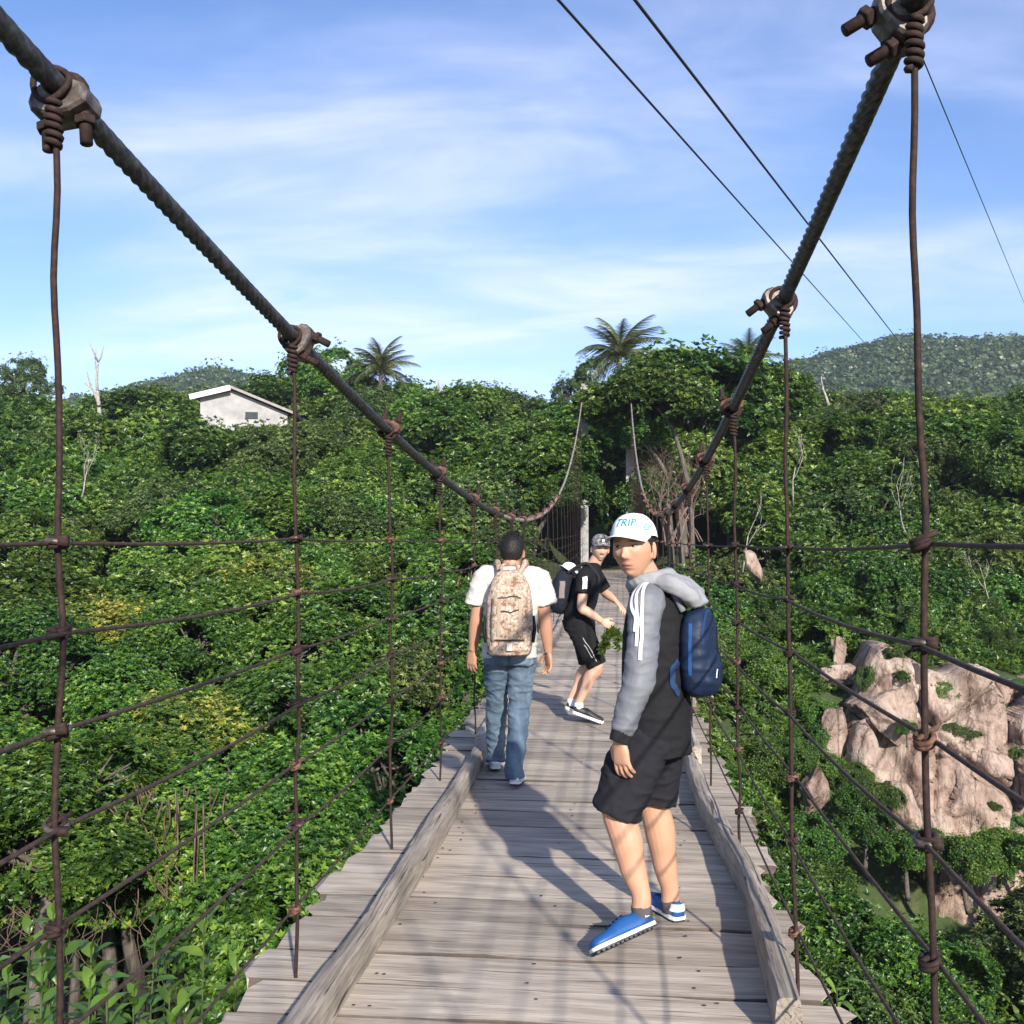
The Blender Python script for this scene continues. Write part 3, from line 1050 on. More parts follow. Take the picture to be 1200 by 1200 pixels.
LANDMARKS = [('the white house', -20.5, 60), ('the bare dead tree', -28.5, 55), ('the tall round-topped tree', -19, 61), ('the big domed tree', 3.4, 47),
             ('the coconut palm on the skyline', -14.6, 61), ('the left tower column', -1.2, 41), ('the right tower column', 0.62, 41), ('the rock face', 9.5, 27.5),
             ('the dry brown thicket', 1.8, 30.5), ('the yellow tipped tree', -10.4, 20), ('the pale yellow tree top', -8.4, 24.5), ('the bright yellow-green tree', -6.3, 14.6),
             ('the hanging roots', -5.1, 9.9), ('the bleached ridge stump', 12.3, 57.5), ('the leaning bare branch', 6.3, 37), ('the bleached dead branch', 10.3, 36), ('the upright bank stone', 6.4, 29.6), ('the lone pale stone', 4.8, 24.6)]
LOOK = {'broad': 'glossy broadleaf', 'small': 'bright small-leaved', 'dense': 'fine-leaved', 'olive': 'olive green', 'airy': 'sparse feathery'}


def place_label(key, r, rlo, rhi, x, y, noun):
    nm, lx, ly = min(LANDMARKS, key=lambda q: (q[1] - x) ** 2 + (q[2] - y) ** 2)
    d = math.hypot(lx - x, ly - y)
    t = (r - rlo) / max(1e-6, rhi - rlo)
    size = 'small' if t < 0.33 else 'large' if t > 0.67 else 'medium-sized'
    rel = 'close to' if d < 4 else ('uphill from' if y > ly + 2.5 else 'downhill from' if y < ly - 2.5 else 'on the same level as')
    return '%s %s %s %s %s' % (size, LOOK[key], noun, rel, nm)


def scatter_wood():
    rnd = random.Random(5)
    y = 7.5
    n = 0
    while y < 74:
        step = 1.55 + 0.032 * y
        xw = 0.74 * y + 5
        x = -xw + rnd.uniform(0, step)
        while x < xw * 0.80 + 3:
            xx = x + rnd.uniform(-0.35, 0.35) * step
            yy = y + rnd.uniform(-0.4, 0.4) * step
            x += step * rnd.uniform(0.85, 1.2)
            r = rnd.uniform(0.85, 1.35) * (0.95 + 0.024 * yy)
            if not in_view(xx, yy, 0, r + 0.8): continue
            top = float(canopy(xx, yy)) + rnd.uniform(-1.0, 0.85) * (0.6 + 0.014 * yy)
            if rnd.random() < 0.10: top -= 1.3
            right = xx > 1.2
            dx = abs(xx - CX)
            if yy < 41 and dx < r + 1.35 and top > -1.2:
                top = min(top, -1.1 - rnd.uniform(0, 0.8)) if yy < 31 else top
                if yy >= 31:
                    if dx < r + 1.5: continue
            if yy >= 41 and dx < r * 0.8 + 1.5:
                continue                      # path cutting stays open
            # bare rock and open bank on the right
            if right and 3.0 < xx < 16 and 21.0 < yy < 31.5:
                continue
            if right and yy < 21:
                r *= 0.72
            # keep the view of the house open
            dd = -0.0995 * xx + 0.995 * yy
            ppx = 600 + 1200 * (0.995 * xx + 0.0995 * yy) / dd
            if dd < 10.4 and ppx < 300 and xx < 0: continue      # open hollow beside the deck
            if 34 < dd < 66 and 218 - 14 * r < ppx < 350 + 14 * r:
                if dd > 52.5: continue
                top = min(top, EYE + (630 - (472 if ppx < 272 else 486)) / 1200 * dd - 0.15)
            key = None
            q = rnd.random()
            if not right and yy < 20:
                key = 'dense' if q < 0.62 else 'small' if q < 0.9 else 'broad'
            elif yy < 34:
                key = 'small' if q < 0.45 else 'broad' if q < 0.85 else 'olive'
            else:
                key = 'broad' if q < 0.62 else 'olive' if q < 0.85 else 'small'
            if yy > 58 and q > 0.9: key = 'airy'
            k = 0.95 + 0.024 * yy
            low = right and yy < 21
            if low: k *= 0.72
            lab = place_label(key, r, 0.85 * k, 1.35 * k, xx, yy, 'gully shrub' if low else 'tree')
            grp = 'shrubs of the gully' if low else 'trees of the wood on the far bank and in the gorge'
            name = {'broad': 'broadleaf_tree', 'small': 'leafy_tree', 'dense': 'leafy_tree', 'olive': 'olive_green_tree', 'airy': 'feathery_tree'}[key]
            cat = 'tree'
            if right and yy < 21: name, cat = 'shrub', 'shrub'
            tree(name, key, xx, yy, top, r, lab, cat, grp, zs=rnd.uniform(0.8, 1.05))
            n += 1
        y += step * 0.88
    return n


scatter_wood()

# trees one can name
NAMED = [
    ('broadleaf_tree', 'broad', 3.4, 47.0, 10.1, 4.0, 'big domed tree with dense glossy leaves right of the white tower column', 0.85),
    ('broadleaf_tree', 'broad', 6.6, 50.0, 10.0, 3.0, 'rounded dark tree filling the gap beside the big domed tree', 0.9),
    ('broadleaf_tree', 'broad', -0.3, 49.5, 8.6, 3.1, 'dark tree arching over the path behind the bridge tower', 0.8),
    ('broadleaf_tree', 'broad', -3.6, 44.0, 6.6, 2.5, 'glossy tree crowding the left tower column of the bridge', 0.95),
    ('broadleaf_tree', 'broad', 2.9, 42.6, 5.9, 2.3, 'glossy tree crowding the right tower column of the bridge', 0.95),
    ('broadleaf_tree', 'small', -19.6, 69.0, 14.9, 3.9, 'tall round-topped tree standing behind the white house gable', 0.95),
    ('feathery_tree', 'airy', -1.9, 60.0, 11.9, 2.3, 'feathery light tree on the skyline above the steel cable dip', 1.0),
    ('feathery_tree', 'airy', 0.6, 61.0, 11.3, 1.8, 'small feathery tree beside the taller feathery one on the skyline', 1.0),
    ('leafy_tree', 'olive', -28.6, 62.0, 11.4, 3.0, 'rounded dark tree on the skyline beside the bare dead tree', 0.9),
    ('feathery_tree', 'airy', -36.5, 60.0, 12.8, 2.6, 'sparse tree on the skyline at the far left of the wood', 0.9),
    ('leafy_tree', 'small', 1.7, 56.0, 8.8, 2.6, 'green tree closing the end of the path behind the tower', 0.9),
    ('leafy_tree', 'small', -2.0, 57.0, 8.6, 2.6, 'leafy tree standing at the left end of the sunken path', 0.9),
    ('leafy_tree', 'yellow', -6.3, 14.6, -0.62, 1.15, 'bright yellow-green tree among the small-leaved trees near the deck', 0.8),
    ('leafy_tree', 'yellow', -10.4, 20.0, 0.45, 1.3, 'yellow tipped tree crown on the gorge slope', 0.8),
    ('leafy_tree', 'yellow', -8.4, 24.5, 1.25, 1.3, 'pale yellow tree top below the white house', 0.8),
    ('leafy_tree', 'dense', -5.6, 9.8, -0.35, 1.5, 'spreading small-leaved tree with brown aerial roots hanging under it', 0.75),
    ('leafy_tree', 'dense', -7.6, 10.6, -0.25, 1.5, 'dark small-leaved tree beside the one with the hanging roots', 0.75),
    ('leafy_tree', 'dense', -3.9, 11.2, -0.7, 1.35, 'small-leaved tree overhanging the dark hollow beside the deck', 0.75),
    ('broadleaf_tree', 'broad', -0.3, 44.6, 7.2, 2.5, 'shady crown roofing the sunken path behind the tower', 0.75),
    ('broadleaf_tree', 'broad', -0.2, 52.5, 5.8, 2.6, 'dense bush closing the far end of the sunken path', 1.1),
]
tree('broadleaf_tree', 'broad', -2.15, 39.9, 5.6, 1.55, 'leafy tree hanging over the left side of the bridge end', 'tree', None, 0.95, None, (-3.6, 40.6))
tree('broadleaf_tree', 'broad', 0.15, 39.6, 7.6, 2.0, 'leafy crown closing over the dark entrance of the path', 'tree', None, 0.72, None, (2.3, 41.5))
tree('broadleaf_tree', 'broad', 1.55, 38.2, 8.2, 1.9, 'leafy tree hanging over the right cable above the dry thicket', 'tree', None, 1.0, None, (2.9, 38.6))
tree('broadleaf_tree', 'broad', 1.35, 40.2, 4.2, 1.15, 'low leafy tree crowding the right foot of the bridge tower', 'tree', None, 1.1, None, (2.2, 40.6))
tree('broadleaf_tree', 'broad', 0.75, 39.2, 6.4, 1.15, 'leafy bough hiding the upper right tower column', 'tree', None, 0.95, None, (2.6, 39.8))
tree('broadleaf_tree', 'small', -1.5, 38.6, 4.2, 1.2, 'drooping leafy bough in front of the left tower column', 'tree', None, 0.95, None, (-3.2, 39.4))
for (nm, key, x, y, top, r, lab, zs) in NAMED:
    tree(nm, key, x, y, top, r, lab, 'tree', None, zs, None, {44.6: (-3.0, 45.2), 49.5: (-2.9, 50)}.get(y))


# ------------------------------------------------------------------ palms, dead trees, thicket
def frond_mesh(seed, L=2.6):
    rng = random.Random(seed)
    mb = MB()
    n = 22
    tint = []
    spine = []
    for i in range(n + 1):
        t = i / n
        spine.append(Vector((L * (t - 0.10 * t * t), 0, L * (0.34 * t - 0.62 * t * t))))
    mb.tube(spine, [0.035 * (1 - 0.85 * i / n) for i in range(n + 1)], 4)
    for i in range(2, n + 1):
        t = i / n
        p = spine[i]
        tan = (spine[i] - spine[i - 1]).normalized()
        ll = L * 0.30 * (math.sin(math.pi * min(1, 0.14 + 0.80 * t)) + 0.12)
        for s in (-1, 1):
            d = (tan * 0.75 + Vector((0, s * 1.0, -0.45 - rng.uniform(0, 0.35)))).normalized()
            q = p + d * ll * rng.uniform(0.85, 1.1)
            w = tan * 0.06
            mb.add([p - w, p + w, q + Vector((0, 0, -0.08))], [(0, 1, 2)])
    me = mb.mesh('frond', MAT['palm_leaf'])
    a = me.attributes.new('tint', 'FLOAT', 'FACE')
    a.data.foreach_set('value', [rng.uniform(0.1, 1.0) for _ in me.polygons])
    return me


FROND = [frond_mesh(i) for i in range(3)]


def palm(x, y, crown_z, size, label, seed):
    rnd = random.Random(seed)
    g = float(ground_h(x, y)) - 0.1
    root = put('palm_tree', None, loc=(x, y, g))
    tag(root, label, 'palm tree', None)
    h = crown_z - g
    pts = [(0.25 * math.sin(1.5 * i / 8), 0, h * i / 8) for i in range(9)]
    put('trunk', MB().tube(pts, [0.19 - 0.07 * i / 8 for i in range(9)], 8).mesh('trunk', MAT['bark'], True), root)
    for i in range(23):
        a = 2.399 * i
        tilt = -1.3 + 1.65 * (i / 22) + rnd.uniform(-.12, .12)     # young ones upright, old ones hang
        o = put('frond', FROND[i % 3], root, (0.25, 0, h), None, size * rnd.uniform(0.85, 1.1))
        o.rotation_euler = (Matrix.Rotation(a, 4, 'Z') @ Matrix.Rotation(tilt, 4, 'Y') @ Matrix.Rotation(rnd.uniform(-.4, .4), 4, 'X')).to_euler()


p = cam_pt(441, 434, 63); palm(p.x, p.y, p.z, 0.92, 'coconut palm on the skyline beside the tall round-topped tree', 1)
p = cam_pt(722, 417, 60); palm(p.x, p.y, p.z, 1.12, 'coconut palm rising behind the white tower column and the big domed tree', 2)
p = cam_pt(872, 424, 62); palm(p.x, p.y, p.z, 0.85, 'small palm half hidden behind the big domed tree near the far hill', 3)


def branch_rec(mb, p, d, L, r, depth, rnd, spread=0.6, up=0.1, kids=(2, 3), seg=3, kink=0.12):
    pts = [p]
    q = p.copy(); dd = d.copy()
    for i in range(seg):
        dd = (dd + Vector((rnd.uniform(-1, 1), rnd.uniform(-1, 1), rnd.uniform(-1, 1))) * kink * 2 + Vector((0, 0, up * 0.3))).normalized()
        q = q + dd * L / seg
        pts.append(q.copy())
    mb.tube(pts, [r * (1 - 0.45 * i / seg) for i in range(seg + 1)], 5 if r > 0.02 else 3)
    if depth == 0: return
    for k in range(rnd.randint(*kids)):
        at = pts[rnd.randint(max(1, seg - 1), seg)]
        nd = (dd + Vector((rnd.uniform(-1, 1), rnd.uniform(-1, 1), rnd.uniform(-0.6, 1))) * spread).normalized()
        branch_rec(mb, at, nd, L * rnd.uniform(0.55, 0.8), r * 0.55, depth - 1, rnd, spread, up, kids, seg, kink)


def dead_tree(x, y, z0, h, r, label, seed, depth=3, spread=0.55, mat='dead_wood', name='dead_tree', stems=1, lean=0.2, cat='tree', up=0.5):
    rnd = random.Random(seed)
    root = put(name, None, loc=(x, y, z0))
    tag(root, label, cat)
    for s in range(stems):
        mb = MB()
        d = Vector((rnd.uniform(-lean, lean), rnd.uniform(-lean, lean), 1)).normalized()
        branch_rec(mb, Vector((rnd.uniform(-.3, .3) * (stems > 1), rnd.uniform(-.3, .3) * (stems > 1), 0)), d, h * 0.42, r, depth, rnd, spread, up)
        put('branch' if stems > 1 else 'trunk', mb.mesh('branch', MAT[mat], True), root)


p = cam_pt(120, 476, 57); dead_tree(p.x, p.y, p.z - 1.3, 5.2, 0.16, 'bare dead tree with forked pale limbs standing against the sky', 4, 2, 0.65)
p = cam_pt(515, 460, 60); dead_tree(p.x, p.y, p.z - 0.6, 2.6, 0.09, 'small dead snag poking out of the wood below the skyline', 6, 1)
p = cam_pt(972, 450, 58); dead_tree(p.x, p.y, p.z - 1.2, 2.6, 0.10, 'short bleached stump on the ridge below the far hill', 8, 1)
p = cam_pt(775, 605, 30.5); dead_tree(p.x + 0.3, p.y, p.z - 0.9, 3.3, 0.022, 'dry brown leafless thicket of twigs beside the bridge cable', 12, 4, 0.8, 'dry_twig', 'dry_thicket', 7, 0.6, 'thicket', 0.1)
p = cam_pt(800, 600, 31); dead_tree(p.x + 0.5, p.y, p.z - 0.9, 2.6, 0.02, 'second dry tangle of brown twigs behind the right cable', 13, 4, 0.8, 'dry_twig', 'dry_thicket', 4, 0.6, 'thicket', 0.1)
for i, (px, py, d, h, lab) in enumerate([
        (930, 560, 37, 3.4, 'pale bare branch leaning out of the wood above the rusty wires'),
        (1065, 600, 36, 3.0, 'bleached dead branch showing through the trees on the bank'),
        (1170, 700, 31, 2.6, 'crooked grey dead branch beside the dark hollow in the bushes'),
        (95, 560, 38, 2.6, 'thin grey dead branches among the trees below the house'),
        (870, 640, 33, 2.8, 'tangle of dead grey twigs beside the dry thicket')]):
    p = cam_pt(px, py, d)
    dead_tree(p.x, p.y, p.z - h * 0.3, h, 0.032, lab, 30 + i, 3, 0.6, 'dead_wood', 'dead_branch', 1, 0.6, 'branch')


# hanging aerial roots under the gorge trees, left of the deck
def hanging_roots():
    rnd = random.Random(21)
    root = put('hanging_roots', None, loc=(-5.15, 9.9, -1.25))
    tag(root, 'brown tangle of hanging aerial roots under the small-leaved trees', 'roots')
    for b in range(5):
        mb = MB()
        for i in range(13):
            x = rnd.uniform(-0.35, 0.35) + (b - 2) * 0.50; y = rnd.uniform(-0.5, 0.5)
            L = rnd.uniform(0.9, 2.2)
            pts = [(x, y, 0.3)]
            for k in range(1, 7):
                pts.append((x + rnd.uniform(-.10, .10) + rnd.uniform(-.06, .06) * k, y + rnd.uniform(-.1, .1), 0.3 - L * k / 6))
            pp = catmull(pts, 3)
            mb.tube(pp, [0.010 - 0.007 * q_ / (len(pp) - 1) for q_ in range(len(pp))], 4)
        put('root_bundle', mb.mesh('root_bundle', MAT['vine'], True), root)


hanging_roots()


# ------------------------------------------------------------------ big-leaved plants close to the deck
def big_leaf(seed, L=1.0, W=0.40, droop=0.45, fold=0.12):
    rnd = random.Random(seed)
    n = 8
    v = []; f = []
    for i in range(n + 1):
        t = i / n
        w = W * 0.5 * (math.sin(math.pi * t ** 0.8) ** 0.85) if 0 < i < n else 0.004
        x = L * t * (1 - 0.12 * droop * t); z = L * (0.16 * t - droop * t * t) + 0.012 * math.sin(9 * t + seed)
        wv = 0.018 * math.sin(14 * t + seed)
        v += [(x, -w, z + fold * w * 2 + wv), (x, 0, z), (x, w, z + fold * w * 2 - wv)]
    for i in range(n):
        a = i * 3
        f += [(a, a + 3, a + 4, a + 1), (a + 1, a + 4, a + 5, a + 2)]
    me = MB().add(v, f).mesh('leaf', MAT['leaf_big'], True)
    a = me.attributes.new('tint', 'FLOAT', 'FACE')
    a.data.foreach_set('value', [rnd.uniform(0.35, 0.6)] * len(f))
    return me


BIGLEAF = [big_leaf(i, W=0.34 + 0.05 * (i % 3), droop=0.3 + 0.12 * (i % 4)) for i in range(6)]
STRAP = [big_leaf(20 + i, W=0.16, droop=0.55 + 0.1 * i) for i in range(3)]


def big_plant(x, y, z_top, h, n_stem, n_leaf, L, label, seed, leaves=BIGLEAF, name='broadleaf_plant', width=0.45):
    rnd = random.Random(seed)
    g = float(ground_h(x, y)) - 0.05
    root = put(name, None, loc=(x, y, g))
    tag(root, label, 'plant', None)
    H = z_top - g
    for s in range(n_stem):
        ax, ay = rnd.uniform(-width, width), rnd.uniform(-width, width)
        hh = H * rnd.uniform(0.93, 1.0) - rnd.uniform(0, 0.35)
        pts = [(ax * 0.3, ay * 0.3, 0), (ax * 0.6, ay * 0.6, hh * 0.5), (ax, ay, hh)]
        put('stem', MB().tube(catmull(pts, 4), [0.014 - 0.0011 * i for i in range(9)], 5).mesh('stem', MAT['green_stem'], True), root)
        for i in range(n_leaf):
            t = 1 - min(0.95, h * (i / n_leaf) ** 1.0 / max(hh, 0.1))
            zz = hh * t
            k = (zz / hh)
            bx, by = (ax * (0.3 + 0.7 * k), ay * (0.3 + 0.7 * k))
            tilt = -0.9 + 1.1 * (i / n_leaf) + rnd.uniform(-.25, .25)
            o = put('leaf', leaves[rnd.randrange(len(leaves))], root, (bx, by, zz), None, L * rnd.uniform(0.7, 1.15))
            o.rotation_euler = (Matrix.Rotation(2.399 * i + rnd.uniform(-.3, .3), 4, 'Z') @ Matrix.Rotation(tilt, 4, 'Y') @ Matrix.Rotation(rnd.uniform(-.4, .4), 4, 'X')).to_euler()


spots = [(20, 1030, 6.6, 'big-leaved plant in front of the hanging roots, with broad drooping leaves'),
         (75, 1070, 6.2, 'leafy plant with long oval leaves below the hanging roots'),
         (5, 1100, 5.4, 'large bright-leaved plant at the foot of the gorge trees'),
         (140, 1075, 6.6, 'big-leaved plant beside the dark hollow under the trees'),
         (215, 1085, 6.6, 'sparse big-leaved plant between the dark hollow and the deck'),
         (60, 1150, 5.3, 'low leafy clump of broad leaves half covering its neighbour'),
         (130, 1140, 5.5, 'low clump of oval leaves below the net wires beside the deck'),
         (190, 1160, 5.5, 'spreading clump of oval leaves under the lowest net wires'),
         (245, 1150, 5.8, 'young broad-leaved plant growing up beside the plank ends')]
for i, (px, py, d, lab) in enumerate(spots):
    p = cam_pt(px, py - 22, d)
    big_plant(p.x, p.y, p.z, 0.85, 6, 17, 0.165, lab, 60 + i, width=0.5)
spots = [(1010, 1140, 7.0, 'strap-leaved plant growing up beside the right plank ends'),
         (1045, 1175, 6.4, 'low plant with long narrow leaves under the right net wires'),
         (985, 1085, 8.0, 'narrow-leaved plant below the edge of the deck')]
for i, (px, py, d, lab) in enumerate(spots):
    p = cam_pt(px, py, d)
    big_plant(p.x, p.y, p.z, 0.7, 3, 12, 0.26, lab, 90 + i, STRAP, 'strap_leaved_plant', 0.3)


# ------------------------------------------------------------------ rock face and boulders
def boulder_mesh(seed, cuts=22, noise_amp=0.10):
    rnd = random.Random(seed)
    bm = bmesh.new()
    bmesh.ops.create_icosphere(bm, subdivisions=5, radius=1.0)
    planes = []
    for i in range(cuts):
        n = Vector((rnd.gauss(0, 1), rnd.gauss(0, 1), rnd.gauss(0, 0.8))).normalized()
        planes.append((n, rnd.uniform(0.45, 0.85)))
    off = Vector((rnd.uniform(0, 50), rnd.uniform(0, 50), rnd.uniform(0, 50)))
    for v in bm.verts:
        c = v.co
        for n, d in planes:
            s = c.dot(n)
            if s > d:
                c -= n * (s - d) * 0.94
        nn = mnoise.fractal(c * 1.6 + off, 0.9, 2.1, 5) * noise_amp
        nn += noise_amp * 0.8 * (abs(mnoise.noise(c * 2.3 + off * 1.3)) - 0.25)
        v.co = c + c.normalized() * nn
    me = bpy.data.meshes.new('boulder')
    bm.to_mesh(me); bm.free()
    me.materials.append(MAT['rock'])
    me.polygons.foreach_set('use_smooth', [True] * len(me.polygons))
    try:
        me.set_sharp_from_angle(angle=R(28))
    except Exception:
        pass
    return me


BOULD = [boulder_mesh(i) for i in range(7)]
rocks = [  # px, py (centre), depth, half sizes (m)
    (1036, 832, 27.2, (1.4, 1.2, 0.9), 'brown rounded boulder on top of the rock face'),
    (1004, 880, 26.0, (0.8, 0.7, 0.9), 'pale broken boulder below the brown rounded one'),
    (975, 868, 26.2, (0.62, 0.55, 1.0), 'narrow upright stone beside the pale broken boulder'),
    (1050, 940, 25.3, (0.7, 0.6, 0.9), 'pointed tan rock between bushes'),
    (952, 925, 24.6, (0.50, 0.45, 0.80), 'lone pale stone low among the shrubs'),
    (975, 790, 28.6, (0.85, 0.6, 0.45), 'flat light stone on the grassy bank'),
    (982, 762, 29.4, (0.30, 0.30, 0.50), 'thin pale stone stuck upright in the bank'),
    (1105, 800, 27.9, (1.15, 0.8, 0.5), 'low grey stone lying in the grass above the rock face'),
    (1147, 795, 27.6, (0.34, 0.30, 0.46), 'small round stone standing on the grassy bank'),
    (1098, 745, 29.8, (0.55, 0.5, 0.50), 'grey boulder in the bushes of the bank'),
    (882, 660, 31.5, (0.36, 0.35, 0.72), 'slim tan standing stone near the dry thicket'),
]


def rock_face():
    nx, nz = 190, 110
    x0, x1, z0, z1 = 5.7, 17.0, -9.0, -1.75
    off = Vector((3.1, 7.7, 1.3))
    V = np.zeros((nz + 4, nx + 1, 3))
    for i in range(nz + 1):
        tz = i / nz
        for k in range(nx + 1):
            x = x0 + (x1 - x0) * k / nx
            top = z1 + 0.35 * math.sin(x * 1.1) + 0.25 * math.sin(x * 2.7 + 1) - 1.9 * math.exp(-((x - 5.7) / 0.9) ** 2)
            z = z0 + (top - z0) * tz
            y = 26.6 + 1.7 * tz ** 1.5 - 0.15 * (x - 9)
            p = Vector((x * 0.62, z * 0.40, 0.3 * x)) + off
            d, pts = mnoise.voronoi(p, distance_metric='DISTANCE', exponent=2.5)
            cell = mnoise.cell(Vector((pts[0][0] * 5.1, pts[0][1] * 5.1, pts[0][2] * 5.1)))
            edge = min(1.0, (d[1] - d[0]) / 0.16)
            p2 = Vector((x * 1.9, z * 1.2, 4.0)) + off
            d2, pts2 = mnoise.voronoi(p2, distance_metric='DISTANCE', exponent=2.5)
            c2 = mnoise.cell(Vector((pts2[0][0] * 3.7, pts2[0][1] * 3.7, 2.0)))
            e2 = min(1.0, (d2[1] - d2[0]) / 0.10)
            tilt = (p.x - pts[0][0]) * 0.8 * math.sin(cell * 20) + (p.y - pts[0][1]) * 0.7 * math.cos(cell * 33)
            fr = mnoise.fractal(Vector((x * 1.3, z * 1.0, 0)) + off, 0.85, 2.1, 6)
            y -= 0.75 * cell + 0.7 * tilt - 0.42 * (1 - edge) ** 2 + 0.16 * c2 - 0.10 * (1 - e2) ** 2 + 0.22 * fr
            V[i, k] = (x, y, z + 0.12 * fr)
    for r_, (dy, dz) in enumerate(((0.8, 0.05), (1.8, 0.0), (3.0, -0.6))):
        V[nz + 1 + r_] = V[nz] + np.array([0, dy, dz])
    idx = np.arange((nz + 4) * (nx + 1)).reshape(nz + 4, nx + 1)
    f = np.stack([idx[:-1, :-1], idx[:-1, 1:], idx[1:, 1:], idx[1:, :-1]], -1).reshape(-1, 4)
    me = mesh_np('rock_face', V.reshape(-1, 3), f, MAT['rock'], True)
    o = put('rock_face', me)
    tag(o, 'steep cracked tan rock face dropping from the grassy bank into the gully', 'rock face')
    # plants rooted in its cracks and along its upper edge
    from mathutils.bvhtree import BVHTree
    bvh = BVHTree.FromPolygons([tuple(p) for p in V.reshape(-1, 3)], [tuple(int(q) for q in r_) for r_ in f])
    rnd = random.Random(77)
    for q in range(30):
        x = rnd.uniform(5.5, 14.0)
        z = rnd.uniform(-6.2, -1.6) if q < 12 else rnd.uniform(-2.6, -1.5)
        hit = bvh.ray_cast(Vector((x, 15, z)), Vector((0, 1, 0)))
        if hit[0] is None: continue
        r = rnd.uniform(0.16, 0.42) if q < 12 else rnd.uniform(0.25, 0.5)
        h = hit[0]
        key = rnd.choice(['small', 'olive', 'yellow', 'dense']) if q % 4 else 'olive'
        cm = KINDS[key][q % len(KINDS[key])][0]
        o2 = put('crevice_plant', cm, loc=(h.x, h.y + r * 0.15, h.z), rot=(rnd.uniform(0.1, 0.5), 0, rnd.uniform(0, 6)), scale=(r * rnd.uniform(0.8, 2.0), r * 0.7, r * rnd.uniform(0.5, 1.5)))
        lab = 'small %s tuft rooted %s' % ({'small': 'bright green', 'olive': 'olive green', 'yellow': 'yellow-green', 'dense': 'fine-leaved'}[key], 'in a crack of the steep rock face' if q < 12 else 'along the upper edge of the rock face')
        tag(o2, lab, 'plant', 'tufts growing on the rock face')


rock_face()
for i, (px, py, d, s, lab) in enumerate(rocks):
    p = cam_pt(px, py, d)
    o = put('boulder', BOULD[i % 7], loc=p, rot=(0.25 * math.sin(i * 2.1), 0.3 * math.cos(i * 1.3), 1.7 * i), scale=s)
    tag(o, lab, 'rock', 'rocks of the rock face and bank')


# ------------------------------------------------------------------ low growth
def cover(name, label, cat, seed, n, region, mat, n_per, ll, lw, up_noise=0.5, hmax=0.25, mask=None):
    rng = np.random.default_rng(seed)
    x = rng.uniform(region[0], region[1], n); y = rng.uniform(region[2], region[3], n)
    d = -0.0995 * x + 0.995 * y; u = 0.995 * x + 0.0995 * y
    ok = np.abs(u) < 0.62 * d + 2.5
    if mask is not None: ok &= mask(x, y, rng)
    x, y = x[ok], y[ok]
    clump = 0.5 + 0.5 * np.sin(x * 1.9 + 1.1 * np.sin(y * 1.3)) * np.sin(y * 2.3 + 0.9 * np.sin(x * 1.7))
    z = ground_h(x, y) + rng.uniform(0.0, 1.0, len(x)) * hmax * (0.25 + 1.5 * clump ** 2)
    ax = np.stack([rng.normal(0, up_noise, len(x)), rng.normal(-0.2, up_noise, len(x)), np.ones(len(x))], -1)
    v, f, ros = leaf_quads(rng, np.stack([x, y, z], -1), ax, n_per, ll, lw, (0.35, 1.3), 0.3)
    tint = np.clip(rng.beta(2, 2.6, len(x))[ros] + rng.uniform(-.12, .12, len(ros)), 0, 1)
    o = put(name, mesh_np(name, v, f, MAT[mat], False, tint))
    tag(o, label, cat, None, 'stuff')


def bank_mask(x, y, rng):
    return ~((np.abs(x - CX) < 1.6) & (y > 40)) & ~((x > 5.2) & (y > 25.4) & (y < 29.0))


cover('ground_cover', 'low leafy ground cover on the sunlit right bank', 'ground cover', 1, 60000, (1.0, 22, 8, 38), 'leaf_small', 6, 0.17, 0.075, 0.5, 0.75, bank_mask)
cover('grass', 'short yellow-green grass on the bank above the rock face', 'grass', 2, 9000, (4, 17, 27, 34), 'grass_leaf', 6, 0.26, 0.03, 0.3, 0.2, bank_mask)
cover('undergrowth', 'dark leafy undergrowth on the floor of the gorge', 'undergrowth', 3, 16000, (-16, 14, 4, 24), 'leaf_olive', 6, 0.28, 0.10, 0.5, 0.7, bank_mask)


def bank_shrubs():
    rnd = random.Random(17)
    n = 0
    for k in range(420):
        x, y = rnd.uniform(1.6, 15), rnd.uniform(10, 35)
        if not in_view(x, y, 0, 1): continue
        if x > 4.6 and 24.6 < y < 29.6 and rnd.random() < 0.97: continue
        if x > 5.5 and 29.6 <= y < 32 and rnd.random() < 0.7: continue
        r = rnd.uniform(0.45, 0.95)
        g = float(ground_h(x, y))
        key = rnd.choice(['small', 'broad', 'small', 'olive', 'dense'])
        tree('shrub', key, x, y, g + r * rnd.uniform(1.2, 1.7), r, place_label(key, r, 0.45, 0.95, x, y, 'bank shrub'), 'shrub', 'shrubs on the sunlit bank')
        n += 1
        if n > 175: break
    for (px, py, d, r) in ((1060, 990, 24, .7), (1130, 1000, 23.6, .75), (1200, 1000, 23.5, .8), (1165, 985, 24.2, .6), (950, 862, 26.2, .6), (962, 895, 25.6, .6), (955, 830, 27, .55), (930, 880, 25.6, .6), (1000, 905, 25.0, .4), (1060, 850, 26.0, .3), (1095, 985, 24.3, .55), (1230, 985, 24, .7), (1010, 960, 24.4, .65), (985, 905, 25.2, .45), (1000, 930, 24.8, .5), (1030, 930, 24.5, .5)):
        p = cam_pt(px, py, d)
        tree('shrub', 'small', p.x, p.y, p.z + r * .6, r, 'small bush growing against the foot of the rock face', 'shrub', 'bushes against the rock face', ground=p.z - r)


bank_shrubs()


